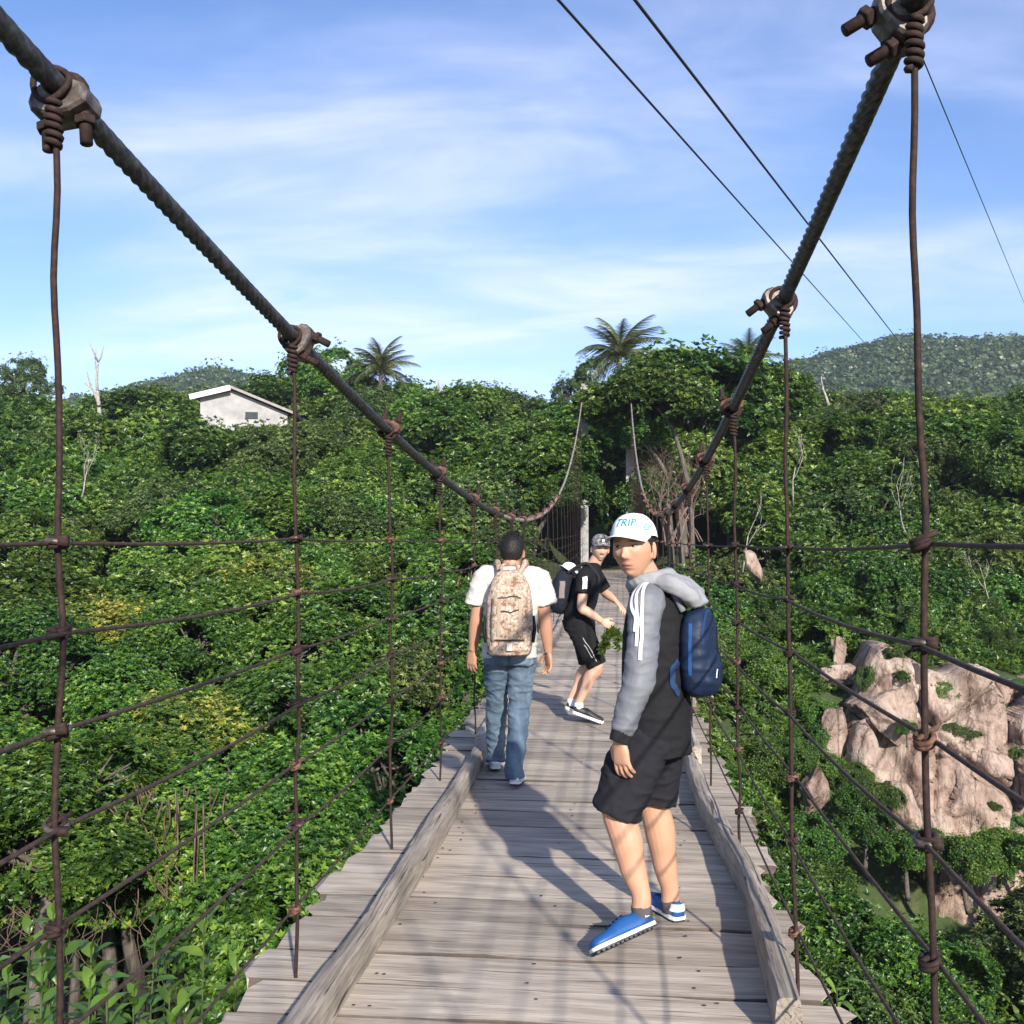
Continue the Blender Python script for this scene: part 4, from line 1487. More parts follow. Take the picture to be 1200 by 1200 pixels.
# ------------------------------------------------------------------ far hill forest
def far_forest():
    rng = np.random.default_rng(8)
    # one low-poly tree crown: leafy kites on a dome
    n = 5200
    x = rng.uniform(-330, 330, n * 3); y = rng.uniform(330, 432, n * 3)
    d = y; u = 0.995 * x + 0.0995 * y
    ok = (np.abs(u) < 0.5 * d + 15)
    px = 600 + 1200 * u / (-0.0995 * x + 0.995 * y)
    ok &= (px > 850) | (px < 420)
    x, y = x[ok][:n], y[ok][:n]
    z = ground_h(x, y)
    r = rng.gamma(4.0, 0.62, len(x)) + 0.7
    k = 44
    dirs = unit(rng.normal(size=(len(x), k, 3))); dirs[..., 2] = np.abs(dirs[..., 2]) * 1.1 - 0.15
    pos = np.stack([x, y, z + 1.6], -1)[:, None, :] + dirs * r[:, None, None] * np.array([1, 1, 0.8])
    pos = pos.reshape(-1, 3); ax = unit(dirs.reshape(-1, 3) + rng.normal(size=(len(pos), 3)) * 0.35)
    ref = np.array([[0.3, 0.2, 1.0]])
    s = unit(np.cross(ax, ref)); w = np.cross(ax, s)
    q = rng.uniform(0.35, 0.95, (len(pos), 1))
    v = np.stack([pos - s * q, pos + w * q * 0.8, pos + s * q, pos - w * q * 0.8], 1).reshape(-1, 3)
    f = np.arange(len(v)).reshape(-1, 4)
    t = np.repeat(rng.beta(2, 2.5, len(x)), k) + rng.uniform(-.15, .15, len(pos))
    o = put('hill_forest', mesh_np('hill_forest', v, f, MAT['leaf_far'], False, np.clip(t, 0, 1)))
    tag(o, 'unbroken forest covering the far hills on the skyline', 'forest', None, 'stuff')


far_forest()


# ------------------------------------------------------------------ the house in the wood
def house():
    p = cam_pt(276, 459, 56)
    root = put('house', None, loc=(p.x, p.y, p.z - 4.1), rot=(0, 0, R(10)), scale=0.82)
    tag(root, 'white walled house with low sloping roof half hidden in the trees', 'house')
    # long roof falling to the right, bright fascia facing left
    H = 5.0
    mb = MB()
    prof = [(-2.0, 0), (3.6, 0), (3.6, H - 1.62), (0.05, H - 0.12), (-2.0, H - 0.62)]
    v = [(x, -1.6, z) for x, z in prof] + [(x, 4.5, z) for x, z in prof]
    k = 5
    f = [tuple(range(k)), tuple(reversed(range(k, 2 * k)))] + [(j, j + k, (j + 1) % k + k, (j + 1) % k) for j in range(k)]
    mb.add(v, f)
    put('wall', mb.mesh('wall', MAT['grey_wall']), root)
    for (x0, z0, x1, z1, mat) in ((0.0, H + 0.04, 4.2, H - 1.68, 'roof_sheet'), (0.0, H + 0.04, -2.5, H - 0.58, 'white_plaster')):
        a = math.atan2(z1 - z0, x1 - x0)
        L = math.hypot(x1 - x0, z1 - z0)
        m = MB().box((0, 0, 0), (L, 7.1, 0.16))
        put('roof', m.mesh('roof', MAT[mat]), root, ((x0 + x1) / 2, 1.45, (z0 + z1) / 2 + 0.02), (0, -a, 0))
    put('fascia', MB().box((0, 0, 0), (2.65, 0.08, 0.34)).mesh('fascia', MAT['white_plaster']), root, (-1.28, -2.15, H - 0.33), (0, -math.atan2(0.62, 2.5), 0))
    put('window', MB().box((1.3, -1.63, H - 1.75), (0.8, 0.06, 0.45)).mesh('window', MAT['dark_glass']), root)


house()
# ------------------------------------------------------------------ people


def paint_mat(name, rough=0.55, spec=0.35, sss=0.0, nscale=25, namp=0.12, bump=0.15, bscale=60, bdist=0.002):
    """colour comes from the mesh's own 'col' attribute with a little mottling"""
    m, t, b = newmat(name)
    L = t.links.new
    at = N(t, 'ShaderNodeAttribute', _attribute_name='col')
    tc = N(t, 'ShaderNodeTexCoord')
    n1 = N(t, 'ShaderNodeTexNoise', Scale=float(nscale), Detail=4.0)
    L(tc.outputs['Object'], n1.inputs['Vector'])
    mr = N(t, 'ShaderNodeMapRange', i1=0.25, i2=0.75, i3=1 - namp, i4=1 + namp)
    L(n1.outputs['Fac'], mr.inputs[0])
    hs = N(t, 'ShaderNodeHueSaturation')
    L(mr.outputs[0], hs.inputs['Value']); L(at.outputs['Color'], hs.inputs['Color'])
    L(hs.outputs[0], b.inputs['Base Color'])
    b.inputs['Roughness'].default_value = rough
    b.inputs['Specular IOR Level'].default_value = spec
    if sss:
        b.inputs['Subsurface Weight'].default_value = sss
        b.inputs['Subsurface Radius'].default_value = (0.012, 0.005, 0.003)
        b.inputs['Subsurface Scale'].default_value = 1.0
    n2 = N(t, 'ShaderNodeTexNoise', Scale=float(bscale), Detail=3.0)
    L(tc.outputs['Object'], n2.inputs['Vector'])
    bp = N(t, 'ShaderNodeBump', Strength=bump, Distance=bdist)
    L(n2.outputs['Fac'], bp.inputs['Height']); L(bp.outputs[0], b.inputs['Normal'])
    return m


paint_mat('skin', 0.5, 0.4, 0.12, 18, 0.07, 0.1, 150, 0.001)
paint_mat('cloth', 0.88, 0.15, 0, 30, 0.08, 0.35, 22, 0.008)
paint_mat('shiny_cloth', 0.6, 0.35, 0, 30, 0.08, 0.3, 20, 0.006)
paint_mat('shoe_leather', 0.5, 0.4, 0, 30, 0.08, 0.2, 60)
paint_mat('hair', 0.55, 0.4, 0, 120, 0.35, 0.8, 220, 0.004)


def denim_mat():
    m, t, b = newmat('denim')
    L = t.links.new
    at = N(t, 'ShaderNodeAttribute', _attribute_name='col')
    tc = N(t, 'ShaderNodeTexCoord')
    n1 = N(t, 'ShaderNodeTexNoise', Scale=7.0, Detail=5.0, Roughness=0.6)
    mp = N(t, 'ShaderNodeMapping'); mp.inputs['Scale'].default_value = (1, 1, 0.55)
    L(tc.outputs['Object'], mp.inputs['Vector']); L(mp.outputs[0], n1.inputs['Vector'])
    r = ramp(t, [(0.33, (0.55, 0.6, 0.66)), (0.52, (1, 1, 1)), (0.70, (1.75, 1.6, 1.45))], n1.outputs['Fac'])
    mx = N(t, 'ShaderNodeMix', _data_type='RGBA', _blend_type='MULTIPLY', Factor=1.0)
    L(at.outputs['Color'], mx.inputs['A']); L(r.outputs[0], mx.inputs['B'])
    L(mx.outputs['Result'], b.inputs['Base Color'])
    b.inputs['Roughness'].default_value = 0.85
    b.inputs['Specular IOR Level'].default_value = 0.2
    n2 = N(t, 'ShaderNodeTexNoise', Scale=16.0, Detail=3.0)
    L(mp.outputs[0], n2.inputs['Vector'])
    bp = N(t, 'ShaderNodeBump', Strength=0.5, Distance=0.012)
    L(n2.outputs['Fac'], bp.inputs['Height']); L(bp.outputs[0], b.inputs['Normal'])


denim_mat()


def camo_mat(name, cols, scale):
    m, t, b = newmat(name)
    L = t.links.new
    tc = N(t, 'ShaderNodeTexCoord')
    sn = N(t, 'ShaderNodeVectorMath', _operation='SNAP')
    sn.inputs[1].default_value = (0.011, 0.011, 0.011)
    L(tc.outputs['Object'], sn.inputs[0])
    n1 = N(t, 'ShaderNodeTexNoise', Scale=float(scale), Detail=3.0, Roughness=0.7)
    L(sn.outputs[0], n1.inputs['Vector'])
    r = ramp(t, [(0.0, cols[0]), (0.42, cols[1]), (0.52, cols[2]), (0.62, cols[3])], n1.outputs['Fac'], 'CONSTANT')
    L(r.outputs[0], b.inputs['Base Color'])
    b.inputs['Roughness'].default_value = 0.85
    b.inputs['Specular IOR Level'].default_value = 0.2
    n2 = N(t, 'ShaderNodeTexNoise', Scale=30.0, Detail=3.0)
    L(tc.outputs['Object'], n2.inputs['Vector'])
    bp = N(t, 'ShaderNodeBump', Strength=0.4, Distance=0.006)
    L(n2.outputs['Fac'], bp.inputs['Height']); L(bp.outputs[0], b.inputs['Normal'])


camo_mat('desert_camo', [(0.20, 0.125, 0.080), (0.34, 0.25, 0.185), (0.46, 0.37, 0.295), (0.25, 0.20, 0.165)], 26)
camo_mat('grey_camo', [(0.035, 0.035, 0.035), (0.12, 0.12, 0.115), (0.26, 0.26, 0.25), (0.06, 0.06, 0.06)], 22)


def v3(p):
    return Vector(p)


def tubeg(pts, rad, sub=5, n=14):
    """limb: smooth path, radii interpolated, rounded ends"""
    P = catmull(pts, sub)
    k = len(pts)
    rr = []
    for i in range(len(P)):
        t = i / sub
        a = min(int(t), k - 2)
        f = t - a
        f = f * f * (3 - 2 * f)
        rr.append(rad[a] * (1 - f) + rad[a + 1] * f)
    return tube_geo(P, rr, n)


def ring_loft(rings, n=22, expo=2.3):
    """rings: (centre, right vector, half width, forward vector, half depth)"""
    V = []; F = []
    for (c, rv, hw, fv, hd) in rings:
        c, rv, fv = v3(c), v3(rv).normalized(), v3(fv).normalized()
        for j in range(n):
            a = 2 * math.pi * j / n
            ca, sa = math.cos(a), math.sin(a)
            x = math.copysign(abs(ca) ** (2 / expo), ca) * hw
            y = math.copysign(abs(sa) ** (2 / expo), sa) * hd
            V.append(c + rv * x + fv * y)
    k = len(rings)
    for i in range(k - 1):
        for j in range(n):
            F.append((i * n + j, i * n + (j + 1) % n, (i + 1) * n + (j + 1) % n, (i + 1) * n + j))
    F.append(tuple(reversed(range(n)))); F.append(tuple((k - 1) * n + j for j in range(n)))
    return V, F


def ellipsoid(c, rad, M=None, nu=18, nv=12, expo=2.0):
    V = []; F = []
    c = v3(c)
    for i in range(nv + 1):
        th = math.pi * i / nv
        for j in range(nu):
            ph = 2 * math.pi * j / nu

            def pw(q): return math.copysign(abs(q) ** (2 / expo), q)
            p = Vector((pw(math.sin(th)) * pw(math.cos(ph)) * rad[0], pw(math.sin(th)) * pw(math.sin(ph)) * rad[1], pw(math.cos(th)) * rad[2]))
            if M is not None: p = M @ p
            V.append(c + p)
    for i in range(nv):
        for j in range(nu):
            F.append((i * nu + j, (i + 1) * nu + j, (i + 1) * nu + (j + 1) % nu, i * nu + (j + 1) % nu))
    return V, F


def fuse(name, geos, voxel, mat, parent, smooth=3, wrinkle=None, color=(1, 1, 1), paint=None):
    """union of closed pieces into one continuous surface"""
    mb = MB()
    for g in geos:
        mb.add(*g)
    me = bpy.data.meshes.new('tmp')
    me.from_pydata(mb.v, [], mb.f)
    bm = bmesh.new(); bm.from_mesh(me)
    bmesh.ops.remove_doubles(bm, verts=bm.verts, dist=1e-6)
    bmesh.ops.recalc_face_normals(bm, faces=bm.faces)
    bm.to_mesh(me); bm.free()
    ob = bpy.data.objects.new('tmp', me)
    COL.objects.link(ob)
    md = ob.modifiers.new('r', 'REMESH'); md.mode = 'VOXEL'; md.voxel_size = voxel
    if smooth:
        sm = ob.modifiers.new('s', 'SMOOTH'); sm.iterations = smooth; sm.factor = 0.5
    dg = bpy.context.evaluated_depsgraph_get()
    res = bpy.data.meshes.new_from_object(ob.evaluated_get(dg))
    bpy.data.objects.remove(ob); bpy.data.meshes.remove(me)
    res.name = name
    n = len(res.vertices)
    co = np.empty(n * 3, np.float32); res.vertices.foreach_get('co', co); co = co.reshape(-1, 3)
    if wrinkle:
        no = np.empty(n * 3, np.float32); res.vertices.foreach_get('normal', no); no = no.reshape(-1, 3)
        co = co + no * wrinkle(co)[:, None]
        res.vertices.foreach_set('co', co.ravel())
    col = np.ones((n, 4), np.float32)
    col[:, :3] = color
    if paint: paint(co, col)
    a = res.attributes.new('col', 'FLOAT_COLOR', 'POINT')
    a.data.foreach_set('color', col.ravel())
    res.materials.clear(); res.materials.append(mat)
    res.polygons.foreach_set('use_smooth', [True] * len(res.polygons))
    res.update()
    return put(name, res, parent)


def simple(name, geos, mat, parent, color=(1, 1, 1), smooth=True):
    mb = MB()
    for g in geos: mb.add(*g)
    me = mb.mesh(name, mat, smooth)
    a = me.attributes.new('col', 'FLOAT_COLOR', 'POINT')
    a.data.foreach_set('color', [c for _ in me.vertices for c in (*color, 1)])
    bm = bmesh.new(); bm.from_mesh(me); bmesh.ops.recalc_face_normals(bm, faces=bm.faces); bm.to_mesh(me); bm.free()
    return put(name, me, parent)


def cloth_wr(amp, fx, fz, seed):
    """loose folds plus a few sharper creases running across the limb"""
    def fn(co):
        x, y, z = co[:, 0], co[:, 1], co[:, 2]
        w = np.sin(fx * (x * 1.3 + y * 0.9) + 3 * np.sin(z * fz * 0.35 + seed)) * np.sin(z * fz * 0.6 + 2.0 * np.sin((x - y) * fx * 0.5 + seed))
        out = 0.55 * w
        off = Vector((seed * 3.1, seed * 1.7, seed * 5.3))
        cr = np.empty(len(co))
        for i in range(len(co)):
            px, py, pz = float(x[i]), float(y[i]), float(z[i])
            q = Vector((px * 7 + pz * 2.5, py * 7 - pz * 2.0, pz * 15)) + off
            n1 = mnoise.noise(q)
            n2 = mnoise.noise(q * 2.1 + off)
            cr[i] = (1 - min(1.0, abs(n1) * 3.2)) * 1.0 + (1 - min(1.0, abs(n2) * 3.0)) * 0.45
        return (amp * (out + cr - 0.55)).astype(np.float32)
    return fn


class Head:
    """face towards -y in its own frame; origin at eye level in the middle of the head"""
    def __init__(s, c, face, pitch=0.0, roll=0.0, k=1.0):
        s.c = v3(c); s.k = k
        ang = math.atan2(face[0], -face[1])           # turn of -y about z
        s.M = (Matrix.Rotation(ang, 3, 'Z') @ Matrix.Rotation(pitch, 3, 'X') @ Matrix.Rotation(roll, 3, 'Y'))
        s.Mi = s.M.inverted()

    def w(s, p):
        return s.c + s.M @ (v3(p) * s.k)

    def local(s, co):
        m = np.array(s.Mi)
        return ((co - np.array(s.c)) @ m.T) / s.k

    def geo(s):
        nu, nv = 72, 56
        V = []; F = []

        def g(x, z, cx, cz, sx, sz):
            return math.exp(-((x - cx) / sx) ** 2 - ((z - cz) / sz) ** 2)
        for i in range(nv + 1):
            th = math.pi * i / nv
            for j in range(nu):
                ph = 2 * math.pi * j / nu
                dx, dy, dz = math.sin(th) * math.cos(ph), math.sin(th) * math.sin(ph), math.cos(th)
                x, y, z = dx * 0.0765, dy * 0.097, dz * 0.118
                if z < 0:
                    t = min(1, -z / 0.118)
                    x *= 1 - 0.30 * t ** 1.6
                    if y < 0: y *= 1 - 0.07 * t
                    else: y *= 1 - 0.42 * t
                if dy < 0.2:
                    fr = max(0.0, -dy)
                    y = y - (-0.004) * fr if False else y
                    x *= 1 + 0.03 * fr
                    # flatter face plane
                    y = max(y, -0.091 - 0.002) if y < -0.091 else y
                    d = 0.0
                    d += 0.0235 * g(x, z, 0, -0.038, 0.0125, 0.013)          # nose tip
                    d += 0.012 * g(x, z, 0, -0.016, 0.009, 0.022)            # bridge
                    d += 0.008 * (g(x, z, 0.013, -0.042, 0.008, 0.008) + g(x, z, -0.013, -0.042, 0.008, 0.008))
                    d -= 0.0085 * (g(x, z, 0.032, 0.002, 0.016, 0.010) + g(x, z, -0.032, 0.002, 0.016, 0.010))
                    d += 0.0045 * (g(x, z, 0.03, 0.021, 0.024, 0.008) + g(x, z, -0.03, 0.021, 0.024, 0.008))
                    d += 0.005 * (g(x, z, 0.046, -0.022, 0.018, 0.016) + g(x, z, -0.046, -0.022, 0.018, 0.016))
                    d += 0.0075 * g(x, z, 0, -0.0655, 0.022, 0.0055)           # upper lip
                    d += 0.0075 * g(x, z, 0, -0.078, 0.019, 0.006)             # lower lip
                    d -= 0.005 * g(x, z, 0, -0.0715, 0.025, 0.0028)           # mouth line
                    d -= 0.004 * g(x, z, 0, -0.0875, 0.02, 0.006)
                    d += 0.009 * g(x, z, 0, -0.104, 0.022, 0.012)            # chin
                    y -= d * (1 if fr > 0.15 else fr / 0.15)
                V.append(s.w((x, y, z)))
        for i in range(nv):
            for j in range(nu):
                F.append((i * nu + j, (i + 1) * nu + j, (i + 1) * nu + (j + 1) % nu, i * nu + (j + 1) % nu))
        out = [(V, F)]
        for sx in (-1, 1):          # ears
            M = s.M @ Matrix.Rotation(sx * 0.45, 3, 'Z') @ Matrix.Rotation(-0.2, 3, 'X')
            out.append(ellipsoid(s.w((sx * 0.079, 0.012, -0.012)), [q * s.k for q in (0.0075, 0.019, 0.032)], M, 12, 10))
            out.append(ellipsoid(s.w((sx * 0.077, 0.006, -0.035)), [q * s.k for q in (0.006, 0.010, 0.012)], M, 10, 8))
        return out

    def paint(s, co, col, smile=False, brow=True):
        p = s.local(co)
        x, y, z = p[:, 0], p[:, 1], p[:, 2]
        inh = (np.abs(x) < 0.1) & (np.abs(y) < 0.14) & (np.abs(z) < 0.135)
        front = inh & (y < -0.05)
        ax = np.abs(x)

        def blend(w, c):
            w = np.clip(w, 0, 1)[:, None]
            col[:, :3] = col[:, :3] * (1 - w) + np.array(c) * w
        lip = np.exp(-(x / 0.023) ** 4 - ((z + 0.0718) / 0.0105) ** 4) * front
        blend(lip * 0.75, (0.47, 0.19, 0.16))
        blend(np.exp(-(x / 0.021) ** 4 - ((z + 0.0715) / 0.0024) ** 2) * front * (1.0), (0.09, 0.03, 0.03))
        if smile:
            blend(np.exp(-(x / 0.020) ** 4 - ((z + 0.0718) / 0.0042) ** 4) * front * 1.2, (0.85, 0.82, 0.78))
        if brow:
            zb = 0.020 + 0.004 * np.cos((ax - 0.032) / 0.022 * 1.5) - 0.002
            blend(np.exp(-((ax - 0.033) / 0.019) ** 4 - ((z - zb) / 0.0036) ** 4) * front * 0.8, (0.025, 0.017, 0.014))
        # lids
        blend(np.exp(-((ax - 0.032) / 0.0155) ** 4 - ((z - 0.0060) / 0.0026) ** 2) * front * 0.85, (0.05, 0.028, 0.02))
        blend(np.exp(-((ax - 0.012) / 0.0045) ** 2 - ((z + 0.0465) / 0.0035) ** 2) * front * 0.75, (0.12, 0.05, 0.035))
        blend(np.exp(-(x / 0.05) ** 4 - ((z + 0.03) / 0.022) ** 4) * front * 0.16, (0.62, 0.25, 0.17))

    def eyes(s, parent):
        for sx in (-1, 1):
            e = simple('eye', [ellipsoid(s.w((sx * 0.032, -0.0775, 0.0015)), [q * s.k for q in (0.0135, 0.009, 0.0044)], s.M, 14, 10)], MAT['eye'], parent, (0.42, 0.37, 0.34))
            simple('iris', [ellipsoid(s.w((sx * 0.032 - 0.001, -0.0845, 0.0018)), [q * s.k for q in (0.0054, 0.0032, 0.0042)], s.M, 12, 8)], MAT['eye'], e, (0.02, 0.012, 0.01))


paint_mat('eye', 0.25, 0.5, 0, 10, 0.0, 0.0)


def hair_cap(head, parent, z_lo_front=0.045, z_lo_back=-0.055, thick=0.012, color=(0.012, 0.010, 0.009), sides=-0.012, seed=0, strands=500, slen=0.007):
    """short cropped hair as a shell over the skull"""
    nu, nv = 56, 30
    V = []; F = []
    rnd = random.Random(seed)
    for i in range(nv + 1):
        th = math.pi * 0.74 * i / nv
        for j in range(nu):
            ph = 2 * math.pi * j / nu
            dx, dy, dz = math.sin(th) * math.cos(ph), math.sin(th) * math.sin(ph), math.cos(th)
            # lower limit of the hair by direction
            t = (dy + 1) / 2
            if dy < 0: lim = z_lo_front + (sides - z_lo_front) * smooth01(1 + dy * 1.15)
            else: lim = sides + (z_lo_back - sides) * smooth01(dy * 1.2)
            z = dz * 0.118
            z = max(z, float(lim))
            zz = z / 0.118
            rxy = math.sqrt(max(0.0, 1 - min(1, zz * zz)))
            l = math.hypot(dx, dy) or 1e-6
            fade = float(smooth01((z - lim) / 0.055)) * 0.85 + 0.15
            fade *= 0.45 + 0.55 * float(smooth01((z + 0.01) / 0.07))
            tt = thick * fade + 0.003 * mnoise.noise(Vector((dx, dy, dz)) * 9) * fade + rnd.uniform(0, .0022) * fade
            bk = 1.0
            if z < 0 and dy > 0: bk = 1 - 0.30 * (-z / 0.118)
            V.append(head.w((dx / l * rxy * (0.0765 + tt), dy / l * rxy * (0.097 + tt) * bk, z + (tt if zz > 0 else 0) * max(zz, 0))))
    for i in range(nv):
        for j in range(nu):
            F.append((i * nu + j, (i + 1) * nu + j, (i + 1) * nu + (j + 1) % nu, i * nu + (j + 1) % nu))
    # short standing strands over the shell
    SV = []; SF = []
    for q in range(strands):
        i = rnd.randrange(1, nv); j = rnd.randrange(nu)
        p = V[i * nu + j]
        n = (p - head.c).normalized()
        d = (n + Vector((rnd.gauss(0, .35), rnd.gauss(0, .35), rnd.gauss(-.15, .3)))).normalized()
        t_ = d.orthogonal().normalized() * 0.0016
        b_ = p + Vector((rnd.gauss(0, .003), rnd.gauss(0, .003), rnd.gauss(0, .003)))
        o_ = len(SV)
        zl = head.local(np.array([list(p)]))[0][2]
        ln = slen * (0.35 + 0.65 * float(smooth01((zl + 0.03) / 0.08))) * rnd.uniform(0.6, 1.2)
        SV += [b_ - t_, b_ + t_, b_ + d * ln]
        SF.append((o_, o_ + 1, o_ + 2))
    return simple('hair', [(V, F)] + ([(SV, SF)] if strands else []), MAT['hair'], parent, color)


def cap_geo(head, z0=0.043, rise=0.092, k=1.0):
    """crown of a baseball cap"""
    nu, nv = 48, 16
    V = []; F = []
    for i in range(nv + 1):
        t = i / nv
        for j in range(nu):
            ph = 2 * math.pi * j / nu
            dx, dy = math.cos(ph), math.sin(ph)
            prof = (1 - t ** 3.2) ** 0.5 * (1 - 0.13 * t) if t < 1 else 0
            fr = max(0, -dy)
            zz = z0 - 0.018 * max(0, dy) + rise * t * (1 + 0.10 * fr * (1 - t))
            seam = 1 + 0.006 * math.cos(6 * ph) * (1 - t)
            V.append(head.w((dx * 0.0865 * prof * seam * k, dy * (0.107 + 0.006 * fr * (1 - t * t)) * prof * seam * k + 0.004, zz)))
    for i in range(nv):
        for j in range(nu):
            F.append((i * nu + j, i * nu + (j + 1) % nu, (i + 1) * nu + (j + 1) % nu, (i + 1) * nu + j))
    return V, F


def brim_geo(head, z0=0.043, L=0.070, k=1.0):
    V = []; F = []
    n, m = 20, 8
    for side in (0, 1):
        for i in range(m + 1):
            r = i / m
            for j in range(n + 1):
                a = math.pi * (1.0 + 0.10) + math.pi * 0.80 * j / n
                ca, sa = math.cos(a), math.sin(a)
                x = ca * 0.0865 * (1 - 0.04 * r) * k
                y0 = sa * 0.107
                y = y0 - L * r * (0.35 + 0.65 * abs(sa) ** 0.7)
                z = z0 - 0.010 * r - 0.020 * (abs(ca) ** 2) * (0.3 + 0.7 * r) + 0.004 - (0.0035 if side else 0)
                V.append(head.w((x, y + 0.004, z)))
    w = n + 1
    off = (m + 1) * w
    for i in range(m):
        for j in range(n):
            a = i * w + j
            F.append((a, a + 1, a + w + 1, a + w))
            b = off + a
            F.append((b, b + w, b + w + 1, b + 1))
    for j in range(n):
        a = m * w + j
        F.append((a, a + 1, off + a + 1, off + a))
    return V, F


def text_on(head, parent, txt, ang, z, size, cap_obj, color, name='lettering', shear=0.15):
    """letters laid on the cap by casting rays towards the cap's axis"""
    from mathutils.bvhtree import BVHTree
    cu = bpy.data.curves.new('t', 'FONT')
    cu.body = txt; cu.size = size; cu.shear = shear
    cu.align_x = 'CENTER'; cu.extrude = 0.0
    cu.offset = 0.0009
    cu.resolution_u = 3
    ob = bpy.data.objects.new('t', cu); COL.objects.link(ob)
    dg = bpy.context.evaluated_depsgraph_get()
    me = bpy.data.meshes.new_from_object(ob.evaluated_get(dg))
    bpy.data.objects.remove(ob)
    bm = bmesh.new(); bm.from_mesh(me)
    bmesh.ops.subdivide_edges(bm, edges=[e for e in bm.edges if e.calc_length() > 0.006], cuts=2)
    bmesh.ops.triangulate(bm, faces=bm.faces)
    cap_me = cap_obj.data
    bvh = BVHTree.FromPolygons([v.co[:] for v in cap_me.vertices], [p.vertices[:] for p in cap_me.polygons])
    for v in bm.verts:
        a = ang + v.co.x / 0.095
        zz = z + v.co.y
        o = head.w((math.sin(a) * 0.3, -math.cos(a) * 0.3, zz + 0.02))
        tgt = head.w((0, 0, zz - 0.01))
        hit = bvh.ray_cast(o, (tgt - o).normalized())
        if hit[0] is not None:
            v.co = hit[0] + (o - tgt).normalized() * 0.0016
        else:
            v.co = tgt
    bm.to_mesh(me); bm.free()
    me.materials.clear(); me.materials.append(MAT['cloth'])
    a = me.attributes.new('col', 'FLOAT_COLOR', 'POINT')
    a.data.foreach_set('color', [c for _ in me.vertices for c in (*color, 1)])
    return put(name, me, parent)


def hand_geo(wr, fdir, palm, thumb, curl=0.5, k=1.0, spread=0.16):
    """wrist point, finger direction, direction the palm faces, side of the thumb"""
    f = v3(fdir).normalized()
    pn = v3(palm); pn = (pn - f * pn.dot(f)).normalized()
    s = v3(thumb); s = (s - f * s.dot(f) - pn * s.dot(pn)).normalized()
    w = v3(wr)
    out = [ring_loft([(w - f * 0.015 * k, s, 0.025 * k, pn, 0.019 * k), (w + f * 0.012 * k, s, 0.029 * k, pn, 0.017 * k), (w + f * 0.045 * k, s, 0.039 * k, pn, 0.0155 * k), (w + f * 0.082 * k, s, 0.040 * k, pn, 0.0135 * k), (w + f * 0.095 * k, s, 0.036 * k, pn, 0.010 * k)], 16, 2.6)]
    for q, (o, ln) in enumerate(((0.031, 0.072), (0.0105, 0.080), (-0.0105, 0.074), (-0.030, 0.058))):
        base = w + f * (0.086 - 0.006 * (q == 3)) * k + s * o * k
        d = (f + s * (o * spread / 0.03)).normalized()
        pts = [base - f * 0.012 * k]
        p = base
        pts.append(p)
        ang = 0.0
        for seg in (0.44, 0.32, 0.26):
            ang += curl * (0.75 if seg == 0.44 else 0.95)
            dd = d * math.cos(ang) + pn * math.sin(ang)
            p = p + dd * ln * seg * k
            pts.append(p)
        out.append(tubeg(pts, [0.0098 * k, 0.0094 * k, 0.0088 * k, 0.0082 * k, 0.0066 * k], 4, 10))
    b = w + f * 0.022 * k + s * 0.024 * k
    td = (f * 0.62 + s * 0.70 + pn * 0.35).normalized()
    p1 = b + td * 0.034 * k
    p2 = p1 + (td * 0.55 + f * 0.55 + pn * 0.15).normalized() * 0.029 * k
    p3 = p2 + (f * 0.85 + td * 0.25 + pn * 0.2).normalized() * 0.024 * k
    out.append(tubeg([b - td * 0.015 * k, b, p1, p2, p3], [0.014 * k, 0.0145 * k, 0.0115 * k, 0.0100 * k, 0.0072 * k], 4, 10))
    return out


